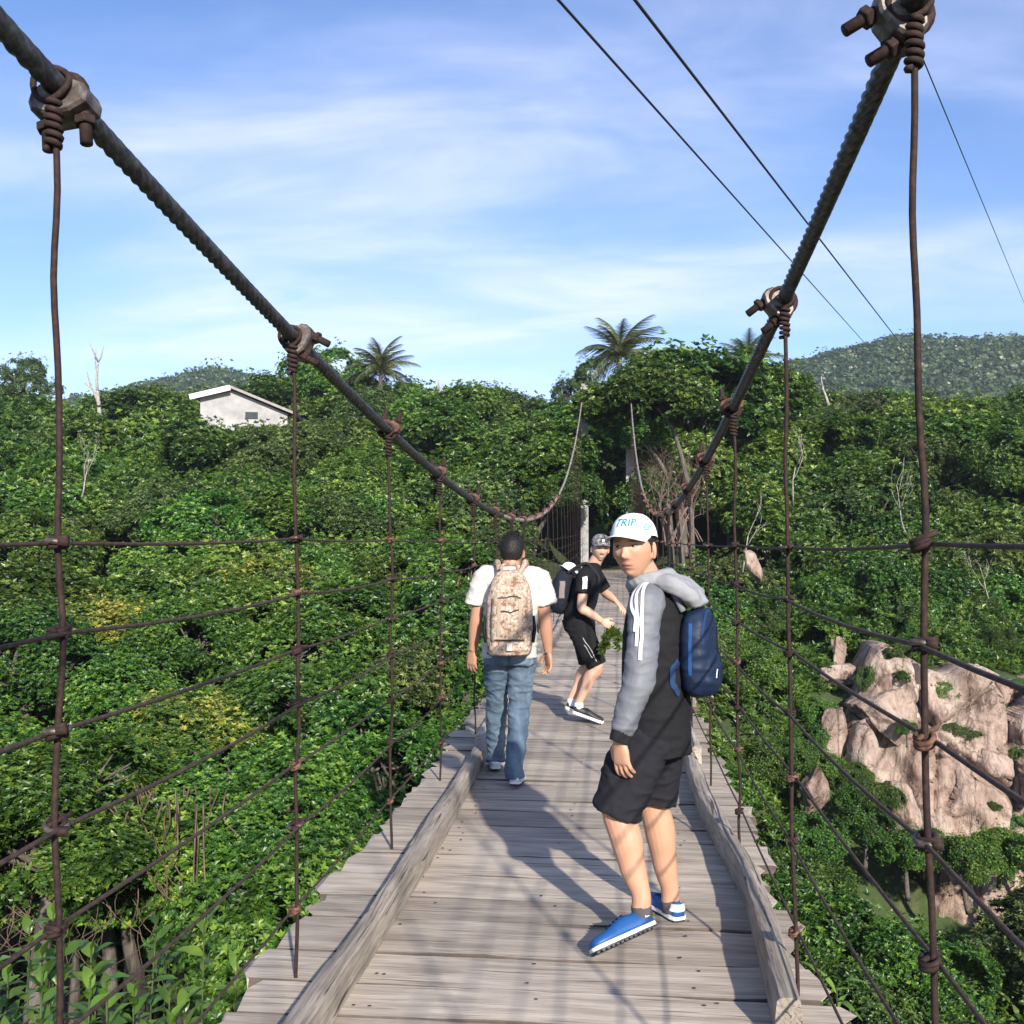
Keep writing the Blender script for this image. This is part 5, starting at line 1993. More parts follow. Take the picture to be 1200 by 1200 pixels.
def shoe(parent, heel, toe, up=(0, 0, 1), L=0.275, col=(0.02, 0.12, 0.42), sole=(0.7, 0.7, 0.68), tread=(0.03, 0.03, 0.035), tab=None, lace=None, w=1.0, toe_bend=0.0, stripe=None, tall=1.0):
    h, t = v3(heel), v3(toe)
    f = (t - h).normalized()
    u = v3(up); u = (u - f * u.dot(f)).normalized()
    r = f.cross(u).normalized()

    def P(x, y, z):                       # x along, y sideways, z up
        bend = 0.0
        if toe_bend and x > 0.19:         # the ball stays on the ground when the heel is up
            bend = toe_bend * (x - 0.19)
        return h + f * (x * L / 0.275) + r * y * w + u * (z + bend)
    st = [(0.000, 0.022, 0.062), (0.012, 0.031, 0.082), (0.04, 0.036, 0.084), (0.075, 0.0375, 0.076), (0.105, 0.039, 0.082), (0.14, 0.042, 0.076), (0.18, 0.047, 0.063), (0.215, 0.049, 0.057), (0.242, 0.047, 0.054), (0.261, 0.040, 0.049), (0.273, 0.027, 0.041)]
    V = []; F = []
    n = 18
    for (x, hw, top) in st:
        for j in range(n):
            a = 2 * math.pi * j / n
            y = math.cos(a); z = math.sin(a)
            yy = math.copysign(abs(y) ** 0.8, y) * hw
            zz = 0.016 + (top * tall - 0.016) * (0.5 + 0.5 * math.copysign(abs(z) ** 0.75, z))
            yy *= 1 - 0.36 * max(0, (zz - 0.03) / 0.06)
            V.append(P(x, yy, zz))
    k = len(st)
    for i in range(k - 1):
        for j in range(n):
            F.append((i * n + j, i * n + (j + 1) % n, (i + 1) * n + (j + 1) % n, (i + 1) * n + j))
    F.append(tuple(range(n))); F.append(tuple((k - 1) * n + j for j in range(n)))
    body = simple('shoe', [(V, F)], MAT['shoe_leather'], parent, col)
    ol = [(-0.003, 0.018), (0.004, 0.029), (0.03, 0.037), (0.07, 0.038), (0.11, 0.039), (0.15, 0.043), (0.19, 0.050), (0.22, 0.050), (0.248, 0.045), (0.268, 0.034), (0.279, 0.018)]

    def slab(z0, z1, grow):
        pts = [(x, hw + grow) for x, hw in ol] + [(x, -hw - grow) for x, hw in reversed(ol)]
        V = [P(x, y, z0) for x, y in pts] + [P(x, y, z1) for x, y in pts]
        m = len(pts)
        F = [tuple(range(m)), tuple(range(m, 2 * m))] + [(j, (j + 1) % m, m + (j + 1) % m, m + j) for j in range(m)]
        return V, F
    simple('sole', [slab(0.012, 0.026, 0.0015)], MAT['shoe_leather'], body, sole, False)
    tr = [slab(0.006, 0.0125, 0.0)]
    for i in range(13):                   # tread bars
        x = 0.012 + i * 0.0205
        hw = np.interp(x, [a for a, b in ol], [b for a, b in ol]) - 0.001
        V = [P(x + dx, sy * hw, z) for dx in (0, 0.012) for sy in (-1, 1) for z in (0.0, 0.007)]
        tr.append((V, [(0, 1, 3, 2), (4, 6, 7, 5), (0, 4, 5, 1), (2, 3, 7, 6), (0, 2, 6, 4), (1, 5, 7, 3)]))
    simple('tread', tr, MAT['shoe_leather'], body, tread, False)
    if tab:                               # pale heel counter
        V = []; F = []
        for i in range(9):
            a = math.pi * 0.5 + math.pi * i / 8
            for z, g in ((0.048, 1.14), (0.078, 0.93)):
                V.append(P(0.034 + 0.040 * math.cos(a) * (1.0 if z < 0.06 else 0.95), 0.036 * math.sin(a) * g * 0.94, z))
        for i in range(8):
            F.append((2 * i, 2 * i + 2, 2 * i + 3, 2 * i + 1))
        simple('heel_tab', [(V, F)], MAT['shoe_leather'], body, tab)
    if lace:
        g = []
        for i in range(5):
            x = 0.108 + 0.018 * i
            zt = np.interp(x, [s_[0] for s_ in st], [s_[2] for s_ in st]) * tall
            g.append(tube_geo([P(x, -0.024, zt - 0.006), P(x + 0.004, -0.01, zt + 0.002), P(x + 0.006, 0.01, zt + 0.002), P(x, 0.024, zt - 0.006)], 0.0028, 5))
        simple('lace', g, MAT['cloth'], body, lace)
    if stripe:
        for sy in (-1, 1):
            V = []; F = []
            for i in range(6):
                x = 0.10 + 0.09 * i / 5
                hw = np.interp(x, [s_[0] for s_ in st], [s_[1] for s_ in st])
                z = 0.030 + 0.022 * (1 - i / 5)
                V += [P(x, sy * (hw * 0.99 - 0.3 * (z - 0.03) * 0.5 + 0.0025), z), P(x, sy * (hw * 0.93 - 0.3 * (z - 0.03) * 0.5 + 0.0025), z + 0.012)]
            for i in range(5): F.append((2 * i, 2 * i + 2, 2 * i + 3, 2 * i + 1))
            simple('shoe_stripe', [(V, F)], MAT['shoe_leather'], body, stripe)
    return body


def ribbon_on(obj, name, parent, pts, width, side_dir, color, lift=0.0025, mat='cloth', toward=None, thick=0.0):
    """flat strip following the surface of another part"""
    from mathutils.bvhtree import BVHTree
    me = obj.data
    bvh = BVHTree.FromPolygons([v.co[:] for v in me.vertices], [p.vertices[:] for p in me.polygons])
    P = catmull(pts, 8)
    V = []; F = []
    for i, p in enumerate(P):
        t = (P[min(i + 1, len(P) - 1)] - P[max(i - 1, 0)]).normalized()
        hit = bvh.find_nearest(p)
        n = (p - hit[0]); n = n.normalized() if n.length > 1e-5 else hit[1]
        if n.dot(hit[1]) < 0: n = hit[1]
        n = hit[1]
        s = t.cross(n).normalized()
        row = []
        for q in (-1, -0.33, 0.33, 1):
            h2 = bvh.find_nearest(hit[0] + s * width * 0.5 * q)
            row.append(h2[0] + h2[1] * lift)
        if thick:
            for q in (1, 0.33, -0.33, -1):
                h2 = bvh.find_nearest(hit[0] + s * width * 0.5 * q)
                row.append(h2[0] + h2[1] * (lift - thick))
        V += row
    w = len(V) // len(P)
    for it in range(4):                   # lie smooth over the creases
        W = list(V)
        for i in range(1, len(P) - 1):
            for j in range(w):
                W[i * w + j] = V[i * w + j] * 0.5 + (V[(i - 1) * w + j] + V[(i + 1) * w + j]) * 0.25
        V = W
    for i in range(len(P) - 1):
        for j in range(w - 1 if not thick else w):
            a = i * w + j; b = i * w + (j + 1) % w
            F.append((a, b, b + w, a + w))
    return simple(name, [(V, F)], MAT[mat], parent, color)


def person_root(a, d, label):
    """a: sideways offset from the view axis, d: distance; local x = sideways, y = away"""
    X = 0.995 * a - 0.0995 * d; Y = 0.0995 * a + 0.995 * d
    o = put('person', None, loc=(X, Y, deck_z(Y) + 0.003), rot=(0, 0, YAW))
    tag(o, label, 'person', None)
    return o


SKIN1 = (0.50, 0.275, 0.175)
SKIN2 = (0.42, 0.225, 0.145)
SKIN3 = (0.55, 0.325, 0.225)


# ---- 1: man in grey and black jacket, turning back towards the camera
def man_jacket():
    root = person_root(0.538, 4.25, 'man in white lettered cap and grey-black hooded jacket looking back over his shoulder')
    Fv = Vector((-0.93, 0.37, 0)); Lv = Vector((-0.37, -0.93, 0)); Rv = -Lv
    hd = Head((-0.035, -0.035, 1.592), (-0.50, -0.866), pitch=-0.05, roll=-0.04, k=1.07)
    shL = Vector((0.000, -0.140, 1.375)); shR = Vector((0.125, 0.175, 1.375))
    elL, wrL = Vector((-0.036, -0.205, 1.085)), Vector((-0.116, -0.215, 0.845))
    elR, wrR = Vector((0.11, 0.27, 1.09)), Vector((0.02, 0.29, 0.86))
    hipL, hipR = Vector((0.02, -0.075, 0.86)), Vector((0.085, 0.095, 0.86))
    knL, anL = Vector((-0.116, -0.10, 0.53)), Vector((-0.026, -0.145, 0.190))
    knR, anR = Vector((0.062, 0.15, 0.505)), Vector((0.140, 0.185, 0.095))
    torso = ring_loft([((0.05, 0.02, 0.80), Rv, 0.13, Fv, 0.09), ((0.05, 0.02, 0.88), Rv, 0.145, Fv, 0.095), ((0.06, 0.02, 1.02), Rv, 0.145, Fv, 0.10), ((0.065, 0.02, 1.22), Rv, 0.165, Fv, 0.115), ((0.065, 0.02, 1.35), Rv, 0.16, Fv, 0.09), ((0.055, 0.015, 1.42), Rv, 0.08, Fv, 0.06)])
    neck = tubeg([(0.06, 0.02, 1.36), (0.035, 0.01, 1.44), (-0.012, -0.015, 1.53)], [0.066, 0.058, 0.055])

    def leg(hip, kn, an, toe):
        back = Vector((0.75, -0.2, 0)) * 0.012
        return tubeg([hip, hip.lerp(kn, 0.5), kn + Vector((0, 0, 0.03)), kn.lerp(an, 0.28) + back, kn.lerp(an, 0.62) + back * 0.4, an + Vector((0, 0, 0.03)), an - Vector((0, 0, 0.03))], [0.078, 0.074, 0.062, 0.066, 0.053, 0.039, 0.038], 5, 18)
    geos = hd.geo() + [torso, neck, leg(hipL, knL, anL, 0), leg(hipR, knR, anR, 0)]
    for sh, el, wr in ((shL, elL, wrL), (shR, elR, wrR)):
        geos.append(tubeg([sh, sh.lerp(el, 0.5), el, el.lerp(wr, 0.35), wr], [0.052, 0.046, 0.040, 0.041, 0.027]))
    geos += hand_geo(wrL + Vector((0, 0, -0.005)), (0.10, -0.02, -1), (0.75, 0.75, 0.1), (-0.80, 0.35, 0), 0.33, 1.0)
    geos += hand_geo(wrR, (0.0, 0, -1), (0.5, -0.8, 0), (-0.9, 0.3, 0), 0.4, 1.0)

    def paint(co, col):
        hd.paint(co, col)
        z = co[:, 2]
        # cropped sideburn hair round the ears and nape
        p = hd.local(co)
        m = (p[:, 2] > -0.028) & (p[:, 2] < 0.06) & (p[:, 1] > -0.028 + 0.45 * np.abs(p[:, 2] - 0.02)) & (np.abs(p[:, 0]) < 0.0775) & (p[:, 1] < 0.12)
        m &= ~((np.abs(p[:, 0]) > 0.070) & (p[:, 1] > -0.006) & (p[:, 2] < 0.020))
        col[m, :3] = (0.02, 0.015, 0.013)
    body = fuse('body', geos, 0.0042, MAT['skin'], root, 2, None, SKIN1, paint)
    hd.eyes(body)
    hair_cap(hd, root, 0.05, -0.05, 0.005, sides=0.005)
    # cap
    cap = simple('cap', [cap_geo(hd)], MAT['cloth'], root, (0.74, 0.76, 0.78))
    simple('brim', [brim_geo(hd, L=0.080)], MAT['cloth'], cap, (0.70, 0.73, 0.76))
    simple('cap_button', [ellipsoid(hd.w((0, 0.004, 0.129)), (0.008, 0.008, 0.004))], MAT['cloth'], cap, (0.85, 0.87, 0.9))
    text_on(hd, cap, 'TRIP', R(2), 0.078, 0.044, cap, (0.012, 0.25, 0.33))
    text_on(hd, cap, 'Cri', R(60), 0.064, 0.034, cap, (0.05, 0.33, 0.40))
    # jacket body
    jb = ring_loft([((0.055, 0.02, 0.745), Rv, 0.185, Fv, 0.145), ((0.055, 0.02, 0.80), Rv, 0.188, Fv, 0.145), ((0.058, 0.02, 0.90), Rv, 0.186, Fv, 0.138), ((0.063, 0.02, 1.05), Rv, 0.178, Fv, 0.128), ((0.066, 0.02, 1.22), Rv, 0.188, Fv, 0.132), ((0.066, 0.02, 1.34), Rv, 0.175, Fv, 0.112), ((0.060, 0.016, 1.415), Rv, 0.115, Fv, 0.082), ((0.052, 0.012, 1.445), Rv, 0.080, Fv, 0.068)], 28, 2.3)
    jacket = fuse('jacket', [jb], 0.008, MAT['cloth'], root, 3, cloth_wr(0.0065, 18, 17, 1.0), (0.014, 0.014, 0.016))
    for nm, sh, el, wr in (('sleeve', shL, elL, wrL), ('sleeve', shR, elR, wrR)):
        inner = (Vector((0.06, 0.02, 1.38)) - sh) * 0.55
        d = (wr - el).normalized()
        g = [tubeg([sh + inner + Vector((0, 0, 0.015)), sh + Vector((0, 0, -0.012)), sh.lerp(el, 0.45), el, el.lerp(wr, 0.5), wr - d * 0.025], [0.058, 0.073, 0.066, 0.063, 0.056, 0.046], 6, 18)]
        if sh is shL:
            sl = fuse(nm, g, 0.006, MAT['shiny_cloth'], jacket, 3, cloth_wr(0.0052, 26, 30, 2.0), (0.150, 0.158, 0.178))
            sleeve = sl
        else:
            sl = fuse(nm, g, 0.009, MAT['shiny_cloth'], jacket, 3, cloth_wr(0.004, 22, 26, 2.0), (0.150, 0.158, 0.178))
        simple('cuff', [tubeg([wr - d * 0.045, wr - d * 0.02, wr + d * 0.012], [0.046, 0.042, 0.039], 4, 16)], MAT['cloth'], sl, (0.02, 0.02, 0.023))
    # shoulder stripes, on the upper and outer side of the sleeve
    o = Vector((-0.045, -0.055, 0))
    for q, (dx, z1) in enumerate(((0.0, 1.17), (-0.024, 1.235), (-0.046, 1.275))):
        s = Vector((dx, 0.012 * q, 0))
        pts = [shL + Vector((0.012, 0.03, 0.10)) + s * 0.8, shL + Vector((-0.020, -0.05, 0.065)) + s, shL + Vector((-0.028, -0.085, 0.0)) + s, Vector((-0.045, -0.29, (1.375 + z1) / 2)) + s, Vector((-0.050, -0.30, z1)) + s]
        ribbon_on(sleeve, 'stripe', sleeve, pts, 0.0125, None, (0.72, 0.73, 0.74), 0.006)
    # light hood lying on the shoulders
    hg = []
    ringpts = []
    for i in range(18):
        a = 2 * math.pi * i / 18
        c = Rv * math.cos(a) * 0.082 + Fv * math.sin(a) * 0.075
        back = (1 - math.sin(a)) / 2
        ringpts.append(Vector((0.038, 0.008, 1.440 + 0.040 * back)) + c)
    V, F = tube_geo(ringpts, 0.030, 10, closed=True)
    hg.append((V, F))
    bk = -Fv
    for q in (-1, -0.66, -0.33, 0, 0.33, 0.66, 1):
        s = Lv * 0.085 * q
        hg.append(tubeg([Vector((0.055, 0.005, 1.455)) + s * 0.8 + bk * 0.03, Vector((0.055, 0.005, 1.447)) + s * 1.1 + bk * 0.09, Vector((0.055, 0.005, 1.405)) + s * 1.0 + bk * 0.155, Vector((0.055, 0.005, 1.362)) + s * 0.6 + bk * (0.215 - 0.03 * abs(q))], [0.032, 0.036, 0.032, 0.020], 5, 12))
    fuse('hood', hg, 0.006, MAT['cloth'], jacket, 6, cloth_wr(0.005, 34, 26, 5.0), (0.27, 0.275, 0.285))
    simple('zip_edge', [tubeg([Vector((0.04, 0.01, 1.40)) + Fv * 0.085, Vector((0.06, 0.02, 1.22)) + Fv * 0.136, Vector((0.055, 0.02, 0.95)) + Fv * 0.138, Vector((0.055, 0.02, 0.76)) + Fv * 0.148], [0.006] * 4, 6, 6)], MAT['cloth'], jacket, (0.03, 0.03, 0.033))
    # shorts
    sg = [ring_loft([((0.052, 0.02, 0.95), Rv, 0.165, Fv, 0.12), ((0.052, 0.02, 0.86), Rv, 0.178, Fv, 0.132), ((0.05, 0.02, 0.78), Rv, 0.172, Fv, 0.128)], 24)]
    for hip, kn, e in ((hipL, knL, Vector((-0.008, 0.0, 0))), (hipR, knR, Vector((0, 0, 0)))):
        d = (kn - hip).normalized()
        u_ = d.cross(Lv).normalized()
        a_, b_, c_ = hip + Vector((0, 0, -0.01)), hip.lerp(kn, 0.5) + e, hip.lerp(kn, 0.94) + e
        sg.append(ring_loft([(a_, Lv, 0.092, u_, 0.115), (b_, Lv, 0.094, u_, 0.112), (c_, Lv, 0.090, u_, 0.103), (c_ - Vector((0, 0, 0.018)), Lv, 0.090, u_, 0.104)], 22))
    fuse('shorts', sg, 0.007, MAT['cloth'], root, 3, cloth_wr(0.0070, 24, 16, 3.0), (0.017, 0.017, 0.021))
    # socks and shoes
    BL = (0.010, 0.075, 0.245)
    for an, d in ((anL, Vector((0.10, 0.05, 0))), (anR, Vector((0, 0, 0)))):
        simple('sock', [tubeg([an + Vector((-0.002, 0.0, -0.012)), an + Vector((0.002, 0, -0.03)), an + Vector((0.006, 0, -0.06))], [0.0385, 0.041, 0.042], 4, 16)], MAT['cloth'], root, (0.085, 0.08, 0.08))
    shoe(root, (0.030, -0.165, 0.092), (-0.196, -0.255, 0.030), (-0.10, 0.50, 0.85), 0.280, BL, tab=(0.80, 0.82, 0.85), lace=(0.008, 0.05, 0.17), tread=(0.035, 0.035, 0.04), tall=1.12)
    shoe(root, (0.176, 0.135, 0.0), (0.075, 0.375, 0.0), (0, 0, 1), 0.272, BL, tab=(0.80, 0.82, 0.85), lace=(0.008, 0.05, 0.17))
    # navy day pack
    pk_c = Vector((0.060, 0.02, 1.165)) - Fv * 0.180
    NV = (0.006, 0.016, 0.045)
    M = Matrix((Lv, -Fv, (0, 0, 1))).transposed()
    gp = [ellipsoid(pk_c, (0.138, 0.070, 0.185), M, 28, 20, 2.7), ellipsoid(pk_c - Fv * 0.035 + Vector((0, 0, -0.075)), (0.115, 0.055, 0.10), M, 24, 16, 2.6)]
    pack = fuse('backpack', gp, 0.007, MAT['shiny_cloth'], root, 3, cloth_wr(0.004, 18, 16, 7.0), NV)
    zp = []
    for i in range(13):
        a = math.pi * (0.05 + 0.9 * i / 12)
        zp.append(pk_c - Fv * 0.05 + Lv * 0.150 * math.cos(a) + Vector((0, 0, 0.02 + 0.16 * math.sin(a))))
    ribbon_on(pack, 'zip', pack, zp, 0.012, None, (0.015, 0.04, 0.11))
    ribbon_on(pack, 'piping', pack, [pk_c + Lv * 0.16 + Fv * 0.01 + Vector((0, 0, z)) for z in (0.15, 0.08, 0.0, -0.08)], 0.014, None, (0.02, 0.075, 0.22))
    ribbon_on(pack, 'logo', pack, [pk_c - Fv * 0.11 + Lv * 0.075 + Vector((0, 0, z)) for z in (-0.055, -0.075, -0.095)], 0.010, None, (0.7, 0.72, 0.75))
    ribbon_on(jacket, 'strap', pack, [pk_c + Lv * 0.11 + Fv * 0.07 + Vector((0, 0, -0.03)) * 1, Vector((0.12, -0.20, 1.09)), Vector((0.14, -0.19, 1.03)), pk_c + Lv * 0.10 + Fv * 0.05 + Vector((0, 0, -0.16))], 0.026, None, (0.02, 0.045, 0.11), 0.006)
    simple('strap', [tubeg([pk_c + Lv * 0.07 + Fv * 0.05 + Vector((0, 0, 0.17)), Vector((0.10, -0.085, 1.435)), Vector((0.035, -0.085, 1.452)), Vector((-0.02, -0.06, 1.40)), Vector((-0.055, -0.05, 1.28))], [0.014] * 5, 6, 10)], MAT['cloth'], pack, (0.16, 0.17, 0.19))


# ---- 2: man in white shirt and jeans, seen from behind
def man_white():
    root = person_root(-0.005, 6.95, 'man in white t-shirt and blue jeans walking away with a desert camouflage backpack')
    Rv = Vector((1, 0, 0)); Fv = Vector((0, 1, 0))
    hd = Head((0.005, 0.04, 1.555), (0.12, 1.0), pitch=0.0, k=1.02)
    shL, shR = Vector((-0.185, 0.0, 1.395)), Vector((0.185, 0.0, 1.395))
    elL, wrL = Vector((-0.235, -0.01, 1.115)), Vector((-0.262, 0.035, 0.885))
    elR, wrR = Vector((0.228, -0.01, 1.11)), Vector((0.252, 0.05, 0.875))
    hipL, hipR = Vector((-0.095, 0.01, 0.89)), Vector((0.075, 0.01, 0.89))
    knL, anL = Vector((-0.098, 0.20, 0.49)), Vector((-0.112, 0.36, 0.10))
    knR, anR = Vector((0.052, 0.03, 0.475)), Vector((0.020, -0.115, 0.105))
    geos = hd.geo()
    geos.append(ring_loft([((-0.01, 0, 0.82), Rv, 0.15, Fv, 0.11), ((-0.01, 0, 0.92), Rv, 0.17, Fv, 0.12), ((-0.005, 0, 1.05), Rv, 0.155, Fv, 0.11), ((0, 0, 1.22), Rv, 0.18, Fv, 0.115), ((0, 0, 1.37), Rv, 0.17, Fv, 0.09), ((0, 0.01, 1.44), Rv, 0.085, Fv, 0.065)]))
    geos.append(tubeg([(0, 0.0, 1.38), (0.0, 0.015, 1.45), (0.004, 0.03, 1.52)], [0.072, 0.064, 0.060]))
    for sh, el, wr in ((shL, elL, wrL), (shR, elR, wrR)):
        geos.append(tubeg([sh, sh.lerp(el, 0.5), el, el.lerp(wr, 0.3), wr], [0.056, 0.050, 0.043, 0.045, 0.029]))
    geos += hand_geo(wrL, (-0.08, 0.05, -1), (0.6, 0.8, 0), (0.5, 0.8, 0), 0.38, 1.02)
    geos += hand_geo(wrR, (0.05, 0.08, -1), (-0.55, -0.3, 0), (-0.55, 0.8, 0), 0.40, 1.02)
    for hip, kn, an in ((hipL, knL, anL), (hipR, knR, anR)):
        geos.append(tubeg([hip, hip.lerp(kn, 0.45), kn, kn.lerp(an, 0.45), an], [0.080, 0.066, 0.048, 0.044, 0.034]))
    body = fuse('body', geos, 0.0055, MAT['skin'], root, 2, None, SKIN2, lambda co, col: hd.paint(co, col))
    hair_cap(hd, root, 0.05, -0.062, 0.010, (0.014, 0.012, 0.011), 0.0, 3, 4500, 0.013)
    # shirt
    sg = [ring_loft([((-0.01, 0, 0.845), Rv, 0.188, Fv, 0.142), ((-0.01, 0, 0.92), Rv, 0.187, Fv, 0.142), ((-0.005, 0, 1.06), Rv, 0.180, Fv, 0.135), ((0, 0, 1.22), Rv, 0.195, Fv, 0.135), ((0, 0, 1.35), Rv, 0.188, Fv, 0.112), ((0, 0.005, 1.425), Rv, 0.125, Fv, 0.085), ((0, 0.012, 1.462), Rv, 0.075, Fv, 0.068)], 26, 2.4)]
    for sh, el in ((shL, elL), (shR, elR)):
        d = (el - sh).normalized()
        s = 1 if sh.x > 0 else -1
        sg.append(tubeg([sh + Vector((-0.08 * s, 0, 0.0)), sh + Vector((0, 0, -0.015)), sh + d * 0.10 + Vector((0.016 * s, 0, 0)), sh + d * 0.205 + Vector((0.024 * s, 0, 0))], [0.062, 0.073, 0.072, 0.074], 6, 18))
    fuse('t_shirt', sg, 0.008, MAT['cloth'], root, 3, cloth_wr(0.008, 18, 16, 1.5), (0.52, 0.50, 0.455))
    # jeans
    jg = [ring_loft([((-0.01, 0.0, 0.97), Rv, 0.165, Fv, 0.12), ((-0.01, -0.01, 0.88), Rv, 0.180, Fv, 0.138), ((-0.01, -0.005, 0.80), Rv, 0.172, Fv, 0.13)], 24)]
    for hip, kn, an in ((hipL, knL, anL), (hipR, knR, anR)):
        jg.append(tubeg([hip, hip.lerp(kn, 0.45), kn + Vector((0, 0, 0.01)), kn.lerp(an, 0.45), an + Vector((0, 0, 0.02)), an - Vector((0, 0, 0.035))], [0.105, 0.091, 0.074, 0.069, 0.064, 0.068], 6, 18))

    def jp(co, col):
        z = co[:, 2]
        for kn, an in ((knL, anL), (knR, anR)):
            pass
    jeans = fuse('jeans', jg, 0.008, MAT['denim'], root, 3, cloth_wr(0.0085, 20, 30, 4.0), (0.098, 0.142, 0.190), jp)
    for sx in (-0.085, 0.065):
        c = Vector((sx, -0.20, 0.845))
        ribbon_on(jeans, 'back_pocket', jeans, [c + Vector((0, 0, 0.06)), c, c - Vector((0, 0, 0.065))], 0.115, None, (0.115, 0.165, 0.22), 0.003, 'denim')
    ribbon_on(jeans, 'seam', jeans, [Vector((-0.01, -0.2, z)) for z in (0.93, 0.86, 0.79)], 0.008, None, (0.06, 0.09, 0.14), 0.002)
    WH = (0.62, 0.61, 0.60)
    shoe(root, (-0.112, 0.30, 0.012), (-0.122, 0.575, 0.0), (0, 0, 1), 0.275, WH, tab=(0.78, 0.78, 0.78), stripe=(0.10, 0.10, 0.11))
    shoe(root, (0.020, -0.185, 0.022), (0.055, 0.085, 0.0), (0, 0, 1), 0.275, WH, tab=(0.78, 0.78, 0.78), stripe=(0.10, 0.10, 0.11))
    # backpack
    pc = Vector((-0.012, -0.205, 1.165))
    bp = []
    bp.append(ring_loft([(pc + Vector((0, 0, -0.285)), Rv, 0.125, Fv, 0.075), (pc + Vector((0, 0, -0.26)), Rv, 0.145, Fv, 0.088), (pc + Vector((0, 0, -0.1)), Rv, 0.156, Fv, 0.095), (pc + Vector((0, 0, 0.08)), Rv, 0.150, Fv, 0.090), (pc + Vector((0, 0, 0.19)), Rv, 0.125, Fv, 0.080), (pc + Vector((0, 0.01, 0.255)), Rv, 0.085, Fv, 0.06), (pc + Vector((0, 0.02, 0.275)), Rv, 0.05, Fv, 0.035)], 26, 3.0))
    bp.append(ring_loft([(pc + Vector((0, -0.075, -0.18)), Rv, 0.118, Fv, 0.055), (pc + Vector((0, -0.08, -0.05)), Rv, 0.122, Fv, 0.062), (pc + Vector((0, -0.075, 0.09)), Rv, 0.115, Fv, 0.055), (pc + Vector((0, -0.06, 0.13)), Rv, 0.09, Fv, 0.035)], 24, 3.2))
    bp.append(ring_loft([(pc + Vector((0, -0.06, -0.275)), Rv, 0.13, Fv, 0.052), (pc + Vector((0, -0.068, -0.235)), Rv, 0.138, Fv, 0.06), (pc + Vector((0, -0.06, -0.195)), Rv, 0.132, Fv, 0.052)], 24, 3.2))
    pack = fuse('backpack', bp, 0.007, MAT['desert_camo'], root, 2, cloth_wr(0.003, 26, 22, 2.0))
    DK = (0.05, 0.04, 0.035)
    simple('grab_handle', [tubeg([pc + Vector((-0.05, 0.0, 0.265)), pc + Vector((-0.045, -0.015, 0.305)), pc + Vector((0.045, -0.015, 0.305)), pc + Vector((0.05, 0.0, 0.265))], [0.011] * 4, 6, 8)], MAT['desert_camo'], pack)
    for z, w in ((0.135, 0.20), (0.02, 0.20), (-0.19, 0.25)):
        ribbon_on(pack, 'zip', pack, [pc + Vector((x * w / 2, -0.2, z + 0.02 * (1 - x * x) * (z > 0.1))) for x in (-1, -0.5, 0, 0.5, 1)], 0.010, None, DK, 0.003)
    for sx in (-0.085, 0.085):
        ribbon_on(pack, 'webbing', pack, [pc + Vector((sx, -0.25, z)) for z in (0.12, 0.02, -0.08, -0.17)], 0.022, None, (0.34, 0.27, 0.20), 0.004)
    simple('buckle', [([*MB().box(pc + Vector((0, -0.145, -0.215)), (0.035, 0.012, 0.05)).v], MB().box((0, 0, 0), (1, 1, 1)).f)], MAT['cloth'], pack, (0.60, 0.55, 0.47), False)
    for sx in (-1, 1):
        simple('side_mesh', [ring_loft([(pc + Vector((sx * 0.155, 0.02, -0.20)), Rv, 0.012, Fv, 0.055), (pc + Vector((sx * 0.166, 0.02, -0.12)), Rv, 0.013, Fv, 0.06), (pc + Vector((sx * 0.158, 0.02, -0.03)), Rv, 0.010, Fv, 0.05)], 14)], MAT['cloth'], pack, (0.02, 0.02, 0.02))
        simple('strap', [tubeg([pc + Vector((sx * 0.055, 0.05, 0.235)), Vector((sx * 0.085, -0.10, 1.46)), Vector((sx * 0.095, -0.02, 1.485)), Vector((sx * 0.115, 0.09, 1.42)), Vector((sx * 0.13, 0.13, 1.25)), Vector((sx * 0.18, 0.08, 1.02)), pc + Vector((sx * 0.13, 0.05, -0.24))], [0.018, 0.02, 0.02, 0.018, 0.014, 0.010, 0.008], 6, 10)], MAT['desert_camo'], pack)


